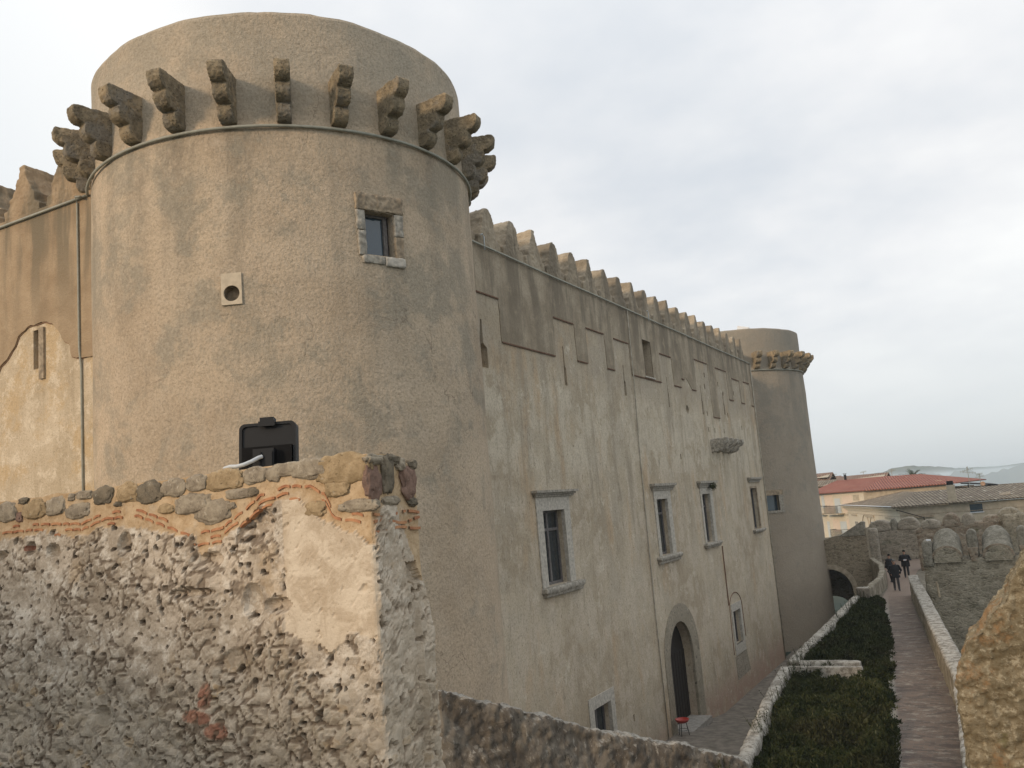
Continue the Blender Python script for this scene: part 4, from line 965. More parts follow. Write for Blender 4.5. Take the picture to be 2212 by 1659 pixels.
# outer wall with thick sloping merlons
ow = empty('outer_wall', (0, 50, -11.4), 'mossy outer wall with thick merlons whose tops slope back, right of the path', 'wall')
b = MB().box((-3.78, 50, -11.7), (14, 51.6, -4.12)).build('wall_masonry', m_moss, ow); roughen(b, .14, .07, 1.1, .05, 4)
def sloped_merlon(cx, w_=1.42):
    front = arch_poly(cx-w_/2, cx+w_/2, -4.25, -4.1, -3.52, 16); back = arch_poly(cx-w_*.46, cx+w_*.46, -4.25, -3.5, -2.74, 16); n = len(front)
    m = MB(); vs = [(x, 49.97, z) for x, z in front]+[(x, 51.25, z) for x, z in back]+[(x, 51.7, z) for x, z in back]
    fs = [tuple(range(n)), tuple(range(2*n, 3*n))[::-1]]
    for a in (0, n):
        for q in range(n): fs.append((a+q, a+(q+1) % n, a+n+(q+1) % n, a+n+q))
    o = m.add(vs, fs).build('merlon', m_cap, ow); roughen(o, .07, .035, 2, .02, 8)
    ar = MB(); A0 = [(x, z) for x, z in front[2:]]; A1 = [(cx+(x-cx)*.84, z-.10) for x, z in A0]; n = len(A0)
    ar.add([(x, 49.9, z) for x, z in A0]+[(x, 49.9, z) for x, z in A1]+[(x, 50.0, z) for x, z in A0]+[(x, 50, z) for x, z in A1], [q for k in range(n-1) for q in ((k, k+1, n+k+1, n+k), (k, k+1, 2*n+k+1, 2*n+k), (n+k, n+k+1, 3*n+k+1, 3*n+k))])
    ar.build('arch_edge', m_red, o)
    MB().prism([(x, 49.86, z) for x, z in [(cx+(x-cx)*.86, z-.09) for x, z in front]], (0, .12, 0)).build('merlon_face', m_moss, o)
for cx in (-2.62, -.33, 1.96, 4.25): sloped_merlon(cx)
for cx in (-1.42, .84, 3.1):
    o = MB().prism([(x, 50.3, z) for x, z in arch_poly(cx-.24, cx+.24, -4.2, -3.1, -2.78)], (0, 1.2, 0)).build('pier', m_cap, ow); roughen(o, .08, .03, 2)
    o = MB().prism([(cx-.24, 49.94, -3.68), (cx+.24, 49.94, -3.68), (cx+.12, 49.94, -4.35), (cx-.12, 49.94, -4.35)], (0, .4, 0)).build('pier_foot', m_red, ow)
o = MB().prism([(x, 49.85, z) for x, z in arch_poly(-3.72, -3.28, -4.5, -3.4, -3.2)], (0, 1.3, 0)).build('end_pier', m_cap, ow); roughen(o, .07, .03, 2)
MB().box((-3.45, 49.6, -3.2), (-3.25, 49.8, -3.14)).build('white_cap', plain('white_plastic', (.75, .77, .8), .5, .03), ow)
MB().tube([(-3.27, 49.75, -5.25), (-3.23, 49.75, -6.0)], .05, 8).build('drain_pipe', plain('tan_pipe', (.38, .31, .22), .7), ow)

bump_wall('back_rampart', 68, [(-5.3, -3.6), (-4.6, -3.3), (-3.5, -3.35), (-1.5, -3.3), (10, -3.2), (14, -3.2)], -11.4, 1.3, m_red, 'rear rubble rampart with rounded merlons beyond the mossy outer wall',
          merl=[(-4.3, 1.3, -3.6, -2.95, 1.3, m_ramp), (-3.0, 1.1, -3.6, -2.62, 1.4, m_red), (-1.95, .8, -3.6, -2.66, 1.2, m_ramp), (-.5, 1.2, -3.5, -2.9, 1.3, m_red), (.55, 1.5, -3.5, -2.50, 1.3, m_moss), (2.0, 1.3, -3.5, -2.45, 1.3, m_red), (3.6, 1.5, -3.5, -2.5, 1.3, m_red)])
bk = MB().box((.1, 67.5, -11.5), (12, 68.2, -2.85)).build('rampart_block', m_moss); roughen(bk, .14, .08, 1.1, .04, 5); tag(bk, 'higher moss-stained masonry block at the right end of the rear rampart', 'wall')

# ------------------------------------------------------------------ near sunlit merlon at the right edge
def nm_fn(t):
    p = t.pos(); n1 = t.noise(p, 5, 7, .7); n2 = t.noise(p, 20, 6, .72)
    c = t.mix(t.mapr(n1, .35, .65), (.18, .15, .095), (.30, .25, .165)); c = t.mix(t.mapr(n2, .52, .62, 0, .75), c, (.46, .41, .30)); c = t.mix(t.mapr(t.noise(p, 42, 5, .8), .36, .48, .7, 0), c, (.14, .10, .055))
    c = t.mix(t.mapr(n2, .3, .42, .75, 0), c, (.16, .105, .05)); c = t.mix(t.mapr(t.noise(p, 3, 6, .7), .55, .66, 0, .7), c, (.36, .21, .10))
    c = t.mix(t.mapr(t.noise(p, 4.2, 5), .62, .7, 0, .6), c, (.15, .145, .06))
    return c, t.bump(n2, 1., .03)
m_nm = M('ochre_rubble', nm_fn, .95, .15)
pf = [(-.375, -1.75), (-.36, -1.24), (-.33, -1.13), (-.27, -.98), (-.20, -.93), (-.13, -.815), (-.05, -.75), (.0, -.64), (.083, -.54), (.2, -.40), (.35, -.28), (.6, -.2), (1.0, -.18), (2.2, -.3)]
nm = MB().prism([(-.37, 6.0, -2.6), (2.2, 6.0, -2.6)]+[(x, 6.0, z) for x, z in pf[::-1]], (0, .5, 0)).build('ochre_merlon', m_nm)
roughen(nm, .013, .024, 3.2, .016, 22)
for v_ in nm.data.vertices:
    q_ = noise.voronoi(Vector((v_.co.x+.03*noise.noise(v_.co*9), v_.co.y, v_.co.z*1.2+.03*noise.noise(v_.co*8)))*13)[0]; v_.co.y += .018*max(0, 1-(q_[1]-q_[0])/.15)
tag(nm, 'near sunlit ochre rubble merlon with sloping broken top at the right edge', 'merlon')
# rampart on which the photographer stands, and an unseen wall added behind him to shade the rubble wall's foot
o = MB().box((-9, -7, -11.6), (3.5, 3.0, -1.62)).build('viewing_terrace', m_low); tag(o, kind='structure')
o = MB().prism([(-13, -3.4, -1.6), (-3.2, -3.4, -1.6), (-3.2, -3.4, -.4), (-4.6, -3.4, .55), (-6., -3.4, 1.2), (-7.6, -3.4, 2.0), (-9.5, -3.4, 2.5), (-13, -3.4, 2.6)], (0, .5, 0)).build('added_shade_wall', m_low)
tag(o, 'unseen sloping wall added behind the viewpoint to shade the rubble wall', 'wall')

# ------------------------------------------------------------------ red bowl on tripod
sp = Vector((-13.62, 39.0, -10.42))
st = empty('brazier', sp, 'red bowl on a thin black tripod beside the arched door', 'brazier')
MB().lathe([(.04, .56), (.16, .57), (.25, .62), (.30, .70), (.31, .74), (.28, .735), (.22, .66), (.1, .62), (.0, .61)], (0, 0), 28, caps=False).build('bowl', plain('red_enamel', (.35, .035, .025), .4, .1, 5, 0, .5), None, True)
bw = bpy.data.objects['bowl']; bw.parent = st
for k in range(3):
    a = R(30+120*k); MB().tube([sp+Vector((.16*math.cos(a), .16*math.sin(a), .60)), sp+Vector((.27*math.cos(a), .27*math.sin(a), 0))], .016, 6).build('leg', m_black, st)
MB().tube([sp+Vector((.22*math.cos(R(t_)), .22*math.sin(R(t_)), .28)) for t_ in range(0, 361, 30)], .009, 6, False).build('brace', m_black, st)
# weed growing on the cornice of the third window
wd = MB(); rr_ = random.Random(5); wc_ = Vector((FX+.3, 48.6, .48))
for k in range(420):
    d_ = Vector((rr_.gauss(0, 1), rr_.gauss(0, 1), rr_.gauss(-.1, .9))); d_.normalize(); p = wc_+d_*rr_.uniform(0, .26); s_ = Vector((rr_.gauss(0, 1), rr_.gauss(0, 1), rr_.gauss(0, 1))).normalized()*.03; q = d_.cross(s_).normalized()*.035
    wd.add([p-s_, p+q, p+s_, p-q], [(0, 1, 2, 3)])
tag(wd.build('wall_weed', m_leaf), 'small dark weed clump growing on the cornice of a castle window', 'plant')

# ------------------------------------------------------------------ houses beyond the ramparts
def tiled(name, c1, c2, c3, sc):
    def fn(t):
        uv = t.new('ShaderNodeUVMap').outputs[0]; x, y, z = t.xyz(uv)
        row = t.math('SINE', t.math('MULTIPLY', x, 2*math.pi/sc)); col = t.math('FRACT', t.math('MULTIPLY', y, 1/(sc*1.5)))
        cell = t.noise(t.comb(t.math('FLOOR', t.math('MULTIPLY', x, 1/sc)), t.math('FLOOR', t.math('MULTIPLY', y, 1/(sc*1.5))), 0.), 3.7, 2)
        c = t.mix(t.mapr(cell, .35, .6), c1, c2); c = t.mix(t.mapr(cell, .62, .7, 0, .9), c, c3)
        c = t.mix(t.mapr(row, -1, -.2, .85, 0), c, tuple(.35*q for q in c1)); c = t.mix(t.mapr(col, 0, .25, .5, 0), c, tuple(.4*q for q in c1))
        return c, t.bump(t.math('ADD', row, t.math('MULTIPLY', col, -.6)), .8, .08)
    return M(name, fn, .85)
m_roof_old = tiled('old_pantiles', (.20, .155, .11), (.33, .27, .195), (.56, .50, .40), .34)
m_roof_red = tiled('red_roof_tiles', (.33, .125, .09), (.39, .16, .115), (.44, .24, .17), .34)
m_cream = plain('cream_house_paint', (.60, .53, .41), .85, .06, 3, .1)
m_pink = plain('pale_pink_panel', (.64, .52, .41), .85, .05, 3, .1)
m_tan = plain('tan_old_plaster', (.42, .36, .27), .9, .15, 2, .3)
m_shut = plain('pale_blue_shutter', (.50, .53, .52), .7, .06, 8, .1)
m_gut = plain('white_gutter', (.62, .64, .66), .5, .05, 4, 0)
def quad_roof(mb_list, name, pts, mat, parent, th=.12):
    """roof plane: pts = eave a, eave b, ridge b, ridge a (or a triangle); UV runs along the eave"""
    P = [Vector(p) for p in pts]; u = (P[1]-P[0]).normalized(); nrm = u.cross(P[2]-P[1]).normalized()
    if nrm.z < 0: nrm = -nrm
    v = nrm.cross(u)
    n = len(P); me = bpy.data.meshes.new(name)
    me.from_pydata([tuple(p) for p in P]+[tuple(p-nrm*th) for p in P], [], [tuple(range(n)), tuple(range(n, 2*n))[::-1]]+[(i, i+n, (i+1) % n+n, (i+1) % n) for i in range(n)]); me.update()
    uvl = me.uv_layers.new(name='UVMap')
    for l in me.loops:
        q = me.vertices[l.vertex_index].co-P[0]; uvl.data[l.index].uv = (q.dot(u), q.dot(v))
    return link(name, me, mat, parent)
def wall_quad(name, a, b, zb, mat, parent, th=.3):
    a = Vector(a); b = Vector(b); d_ = (b-a); d_.z = 0; n_ = Vector((-d_.y, d_.x, 0)).normalized()*th
    return MB().prism([(a.x, a.y, zb), (b.x, b.y, zb), b, a], n_).build(name, mat, parent)
def pxs2(P0, P1, a):
    lo, hi = 0, 1
    for _ in range(30):
        m_ = (lo+hi)/2; P = P0.lerp(P1, m_); pa = ((P.dot(RT)/P.dot(FW))*F_PX+1106)/.54
        if (pa-3200)/.42184 < a: lo = m_
        else: hi = m_
    return lo*(P1-P0).length
def onw(P0, P1, a0, a1, r0, r1, out, name, mat, parent):
    s0, s1 = pxs2(P0, P1, a0), pxs2(P0, P1, a1); Pm = P0.lerp(P1, (s0+s1)/2/(P1-P0).length)
    return on_wall(P0, P1, s0, s1, zr((a0+a1)/2, r1, Pm.y).z, zr((a0+a1)/2, r0, Pm.y).z, out, name, mat, parent)
def on_wall(a, b, s0, s1, z0, z1, out, name, mat, parent, inset=.05):
    a = Vector(a); b = Vector(b); u_ = b-a; u_.z = 0; L = u_.length; u_.normalize(); nn = Vector((u_.y, -u_.x, 0))
    p0 = Vector((a.x, a.y, 0))+u_*s0-nn*inset; p1 = Vector((a.x, a.y, 0))+u_*s1-nn*inset
    return MB().prism([p0+Vector((0, 0, z0)), p1+Vector((0, 0, z0)), p1+Vector((0, 0, z1)), p0+Vector((0, 0, z1))], nn*(out+inset)).build(name, mat, parent)

# yellow house with red hip roof
yh = empty('yellow_house', zr(400, 700, 125), 'cream yellow house with a red hip roof and balconies', 'house')
A = zr(100, 402, 131); B = zr(597, 380, 120); C_ = zr(1450, 312, 122)
A.z = B.z = C_.z = -1.0
wall_quad('wall', A, B, -13, m_cream, yh); wall_quad('wall', B, C_, -13, m_tan, yh)
RA = zr(345, 292, 134); RB = zr(800, 264, 129); RC = zr(1400, 286, 131); RA.z = RB.z = .55; RC = zr(1150, 270, 131); RC.z = .45
A2 = A+Vector((-.5, -.6, 0)); B2 = B+Vector((.1, -.7, 0)); C2_ = C_+Vector((.6, -.5, 0.))
quad_roof(None, 'roof', [A2, B2, RB, RA], m_roof_red, yh); quad_roof(None, 'roof', [B2, C2_, RC, RB], m_roof_red, yh); quad_roof(None, 'roof', [C2_, C2_+Vector((3, 16, 0)), RC], m_roof_red, yh)
quad_roof(None, 'roof', [RA, RC, RC+Vector((3, 12, -2.4)), RA+Vector((-6, 10, -2.4))], m_roof_red, yh)
L = (B-A); L.z = 0; LL = L.length
def px_s(a): # along-wall coordinate of a survey column on face A-B
    lo, hi = 0, 1
    for _ in range(30):
        m_ = (lo+hi)/2; P = A.lerp(B, m_); pa = ((P.dot(RT)/P.dot(FW))*F_PX+1106)/.54
        if (pa-3200)/.42184 < a: lo = m_
        else: hi = m_
    return lo*LL
for (a0, a1, r0, r1, nm_, mm_) in ((198, 222, 430, 550, 'window', m_shut), (318, 370, 460, 605, 'window', m_shut), (498, 552, 425, 480, 'window', m_tan), (228, 300, 430, 600, 'panel', m_pink), (390, 485, 430, 600, 'panel', m_pink),
                                 (222, 245, 680, 830, 'window', m_shut), (345, 402, 680, 800, 'window', m_shut), (275, 335, 660, 780, 'panel', m_pink), (408, 470, 660, 780, 'panel', m_pink)):
    onw(A, B, a0, a1, r0, r1, .05 if nm_ == 'window' else .02, nm_, mm_, yh)
onw(A, B, 195, 590, 412, 415, .06, 'string_course', m_tan, yh)
for (a0, a1, r0) in ((195, 242, 612), (268, 400, 612), (300, 415, 838)):
    s0, s1 = pxs2(A, B, a0), pxs2(A, B, a1); z0 = zr((a0+a1)/2, r0, A.lerp(B, (s0+s1)/2/LL).y).z
    bl_ = on_wall(A, B, s0, s1, z0, z0+.16, 1.0, 'balcony', m_tan, yh)
    a_ = A.copy(); u_ = (B-A); u_.z = 0; u_.normalize(); nn = Vector((u_.y, -u_.x, 0)); rl = MB()
    base = Vector((a_.x, a_.y, z0+.16))
    k_ = 0
    while s0+k_*.14 < s1: p = base+u_*(s0+k_*.14)+nn*.95; rl.box((p.x-.015, p.y-.015, p.z), (p.x+.015, p.y+.015, p.z+1.)); k_ += 1
    rl.tube([base+u_*s0+nn*0+Vector((0, 0, 1)), base+u_*s0+nn*.95+Vector((0, 0, 1)), base+u_*s1+nn*.95+Vector((0, 0, 1)), base+u_*s1+Vector((0, 0, 1))], .03, 6)
    rl.build('balcony_railing', m_black, bl_)
onw(A, B, 400, 455, 606, 622, .1, 'string_course', m_tan, yh)
MB().tube([zr(252, 640, 132)+Vector((0, -2.2, 0)), zr(275, 860, 132)+Vector((0, -2.2, 0))], .09, 6).build('drain_pipe', m_wood, yh)
P = zr(1080, 370, 121.6); MB().box((P.x-.2, P.y-.3, P.z-1), (P.x+.2, P.y+.3, P.z+.5)).build('buttress', m_tan, yh)
P = zr(432, 283, 132); fo = MB().tube([P, P+Vector((0, 0, .75))], .17, 12).build('chimney', m_black, yh); MB().box((P.x-.24, P.y-.24, P.z+.86), (P.x+.24, P.y+.24, P.z+.91)).tube([P+Vector((.13, 0, .7)), P+Vector((.13, 0, .88))], .02).tube([P+Vector((-.13, 0, .7)), P+Vector((-.13, 0, .88))], .02).build('chimney_cap', m_black, fo)
P = zr(1315, 300, 124); MB().box((P.x-.25, P.y-.25, P.z-.8), (P.x+.25, P.y+.25, P.z+.05)).box((P.x-.32, P.y-.32, P.z+.05), (P.x+.32, P.y+.32, P.z+.13)).build('chimney', m_cream, yh)

# house with dentil cornice and long old roof
dh = empty('long_house', zr(1000, 600, 98), 'long low house with old mottled tile roof and dentil cornice', 'house')
A = zr(435, 512, 124); B = zr(935, 533, 98); C_ = zr(2400, 415, 101)
EZ = -2.70; A.z = B.z = C_.z = EZ
wall_quad('wall', Vector((A.x, A.y, EZ-.4)), Vector((B.x, B.y, EZ-.4)), -12, m_cream, dh); wall_quad('wall', Vector((B.x, B.y, EZ-.2)), Vector((C_.x, C_.y, EZ-.2)), -12, m_tan, dh)
uAB = (B-A).normalized(); nAB = Vector((uAB.y, -uAB.x, 0))
LL = (B-A).length
cn = MB()
for (o1, z0, z1) in ((.16, EZ-.70, EZ-.52), (.42, EZ-.40, EZ-.26), (.62, EZ-.255, EZ-.12)):
    p = A+nAB*o1; q = B+nAB*o1; cn.prism([(A.x, A.y, z0), (B.x, B.y, z0), (B.x, B.y, z1), (A.x, A.y, z1)], nAB*o1)
k_ = 0
while k_*.55 < LL-.3:
    p = A+uAB*(k_*.55+.15); cn.prism([(p.x, p.y, EZ-.515), ((p+uAB*.28).x, (p+uAB*.28).y, EZ-.515), ((p+uAB*.28).x, (p+uAB*.28).y, EZ-.405), (p.x, p.y, EZ-.405)], nAB*.34); k_ += 1
cn.build('dentil_cornice', m_cream, dh)
MB().tube([A+nAB*.72+Vector((0, 0, -.02)), B+nAB*.72+Vector((0, 0, -.02))], .05, 8).build('gutter', m_gut, dh)
ra = zr(870, 388, 134); rb_ = zr(1110, 397, 107); rc = zr(2400, 285, 110)
zrg = (ra.z+rb_.z)/2; ra.z = rb_.z = zrg; 
A2 = A+nAB*.7-uAB*.6; B2 = B+nAB*.6+Vector((0, -.5, 0)); C3 = C_+Vector((0, -.5, 0))
C3.z = A2.z = B2.z = EZ-.03
rc.z = zrg
quad_roof(None, 'roof', [A2, B2, rb_, ra], m_roof_old, dh); quad_roof(None, 'roof', [B2, C3, rc, rb_], m_roof_old, dh)
quad_roof(None, 'roof', [C3+Vector((0, 20, 0)), A2+Vector((2, 14, 0)), ra, rc], m_roof_old, dh)
for a0, a1, r0, r1, nm_, mm_ in ((478, 528, 610, 624, 'hood_mould', m_tan), (613, 690, 616, 640, 'hood_mould', m_tan), (800, 882, 640, 655, 'hood_mould', m_tan), (502, 528, 680, 745, 'window', m_glassb), (652, 680, 683, 745, 'window', m_glass)):
    onw(A, B, a0, a1, r0, r1, .12 if 'h' in nm_[0] else .03, nm_, mm_, dh)
on_wall(A, B, 0, LL, EZ-1.12, EZ-1.06, .04, 'string_course', m_tan, dh)
arc_ = MB()
for a0, a1 in ((570, 640), (640, 705)):
    s0, s1 = pxs2(A, B, a0), pxs2(A, B, a1); cs, rr2 = (s0+s1)/2, (s1-s0)/2*.85
    arc_.tube([A+uAB*(cs+rr2*math.cos(R(q)))+nAB*.05+Vector((0, 0, -2.55+rr2*.8*math.sin(R(q)))) for q in range(0, 181, 15)], .05, 6)
arc_.build('blind_arches', m_tan, dh)
onw(B, C_, 1600, 1720, 512, 588, .03, 'window', m_glassb, dh)
onw(B, C_, 1595, 1728, 588, 596, .1, 'sill', m_gut, dh)
on_wall(B, C_, 0, 60, EZ-1.02, EZ-.97, .04, 'string_course', m_bstone, dh); onw(B, C_, 1060, 1250, 622, 640, .25, 'ledge', m_bstone, dh)
MB().tube([B+Vector((-.2, -.9, -.35)), B+Vector((.4, -.3, -.6)), B+Vector((2.2, -.25, -1.3)), B+Vector((2.3, -.25, -4))], .05, 8).build('downpipe', m_wood, dh)
P = zr(1447, 478, 99.6); ch = MB().box((P.x-.38, P.y-.1, P.z-.4), (P.x+.38, P.y+.8, P.z+1.55)).build('chimney', m_tan, dh)
MB().box((P.x-.32, P.y+.0, P.z+1.55), (P.x+.28, P.y+.7, P.z+1.95)).build('chimney_cap', m_black, ch)
P = zr(1880, 415, 103); dm = MB().prism([(P.x-1.1, P.y-1.2, P.z-.30), (P.x+1.1, P.y-1.2, P.z-.15), (P.x+1.1, P.y-1.2, P.z-.05), (P.x-1.1, P.y-1.2, P.z-.2)], (0, 1.6, .2)).build('dormer', m_bstone, dh)

# more roofs beyond
m_roof_b = tiled('brown_far_tiles', (.27, .17, .12), (.34, .22, .16), (.4, .3, .22), .35)
def far_house(pa, pb, pr, Y, zb, wallm, roofm, label, roof_over=.3, chim=None):
    """gabled block: eave from pa to pb, ridge above at height pr (survey rows)"""
    a = zr(pa[0], pa[1], Y); b = zr(pb[0], pb[1], Y); zt1 = zr((pa[0]+pb[0])/2, pr, Y+4).z; h = empty('house', (a+b)/2, label, 'house')
    MB().prism([(a.x, Y, zb), (b.x, Y, zb), (b.x, Y, b.z), (a.x, Y, a.z)], (0, 8, 0)).build('wall', wallm, h)
    r1 = Vector((a.x-roof_over, Y+4, zt1)); r2 = Vector((b.x+roof_over, Y+4, zt1)); e1 = a+Vector((-roof_over, -.4, -.05)); e2 = b+Vector((roof_over, -.4, -.05))
    quad_roof(None, 'roof', [e1, e2, r2, r1], roofm, h); quad_roof(None, 'roof', [e2+Vector((0, 8.8, 0)), e1+Vector((0, 8.8, 0)), r1, r2], roofm, h)
    MB().prism([(a.x+.02, Y+.02, a.z-.1), (a.x+.02, Y+7.98, a.z-.1), (a.x+.02, Y+4, zt1-.12)], (b.x-a.x-.04, 0, 0)).build('gable', wallm, h)
    return h
far_house((355, 283), (800, 270), 234, 142, -12, m_tan, m_roof_b, 'distant house with dull red gable roof behind the bright red roof')
far_house((90, 268), (268, 300), 222, 150, -12, m_tan, m_roof_b, 'distant brown-roofed house beside the far tower')
far_house((270, 282), (345, 282), 250, 160, -12, m_bstone, m_roof_b, 'tiny dark-roofed far house between the tower and the black flue')
far_house((60, 345), (300, 340), 292, 138, -12, m_tan, m_roof_old, 'low old-tiled house just behind the yellow house')
far_house((1470, 352), (1620, 352), 338, 128, -12, m_tan, m_roof_b, 'low red-roofed house behind the tall chimney')
# flat black canopy and dish on roof
cpy = empty('roof_canopy', zr(1700, 330, 116), 'flat black awning on posts above the old tile roof', 'awning')
a, b, c_, d_ = zr(1523, 310, 114), zr(1875, 322, 114), zr(1800, 312, 119), zr(1560, 304, 119)
MB().prism([a, b, c_, d_], (0, 0, -.14)).build('canopy_sheet', m_black, cpy)
for p in (a.lerp(b, .2), a.lerp(b, .92)): MB().tube([p+Vector((0, .3, -.1)), p+Vector((0, .3, -3.2))], .06, 6).build('post', m_black, cpy)
P = zr(1735, 320, 112); dsh = empty('satellite_dish', P, 'small orange-beige satellite dish below the black awning', 'dish')
dd = MB(); dd.lathe([(.0, -.07), (.15, -.05), (.25, 0), (.26, .01), (.15, -.04), (0, -.06)], (0, 0), 20, caps=False); o = dd.build('dish_bowl', plain('beige_dish', (.55, .33, .2), .6, .1), None, True); o.parent = dsh; o.rotation_euler = (R(80), 0, R(15))
MB().tube([P+Vector((0, .1, 0)), P+Vector((0, .1, -1.3))], .035, 6).build('mast', m_pipe, dsh)
def antenna(px_, y0, y1, Y, bars, label):
    p0 = zr(px_[0], y0, Y); p1 = zr(px_[1], y1, Y); r = empty('tv_antenna', p0, label, 'antenna')
    MB().tube([p0+Vector((0, 0, -1.5)), p1], .035, 6).build('mast', m_pipe, r)
    for f, hw, tilt in bars:
        c = p0.lerp(p1, f); m = MB(); m.tube([c+Vector((-hw, 0, -tilt)), c+Vector((hw, 0, tilt))], .022, 5)
        for k in range(6): q = c+Vector((-hw+2*hw*k/5, 0, -tilt+2*tilt*k/5)); m.tube([q+Vector((0, -.3, -.10)), q+Vector((0, .3, .10))], .014, 4); m.tube([q+Vector((0, 0, -.14)), q+Vector((0, 0, .14))], .014, 4)
        m.build('aerial', m_pipe, r)
antenna((1610, 1585), 335, 165, 112, ((.97, .05, 0), (.86, .5, .12), (.72, .75, -.14)), 'tallest television antenna with two aerials right of the tall chimney')
antenna((1712, 1700), 330, 225, 114, ((.95, .3, .05), (.72, .45, .08)), 'shorter television antenna above the black awning')
antenna((873, 866), 268, 182, 135, ((.93, .35, .0), (.78, .55, .12)), 'television antenna standing on the bright red roof')
antenna((602, 600), 240, 205, 146, ((.9, .4, .05),), 'tiny faint television antenna on the dull red roof')
antenna((325, 322), 262, 232, 160, ((.9, .4, .05),), 'tiny antenna on the dark far roof beside the tower')
# palm crown over the roofs
pm = empty('palm_tree', zr(1070, 300, 150), 'palm crown rising behind the red roof', 'palm tree')
P = zr(1070, 268, 150); MB().tube([P+Vector((0, 0, -9)), P+Vector((0, 0, -.2))], .3, 10).build('trunk', m_wood, pm)
cr = MB(); rp_ = random.Random(2)
for k in range(46):
    a = rp_.uniform(0, 6.28); el = rp_.uniform(.0, 1.3); L = rp_.uniform(2., 2.9); prev = P.copy(); pts_ = [P.copy()]
    for q in range(1, 9):
        f = q/8; pts_.append(P+Vector((math.cos(a)*math.cos(el)*L*f, math.sin(a)*math.cos(el)*L*f, math.sin(el)*L*f-1.1*f*f)))
    for q in range(8):
        d_ = (pts_[q+1]-pts_[q]); sd = d_.cross(Vector((0, 0, 1))).normalized()
        for s_ in (-1, 1):
            for r_ in (0, .5):
                b_ = pts_[q]+d_*r_; tip = b_+sd*s_*.42*(1-.5*q/8)+d_*.7+Vector((0, 0, -.12)); cr.add([b_, b_+d_*.25, tip], [(0, 1, 2)])
cr.build('crown', plain('palm_green', (.05, .065, .03), .8, .3, 3, 0), pm)

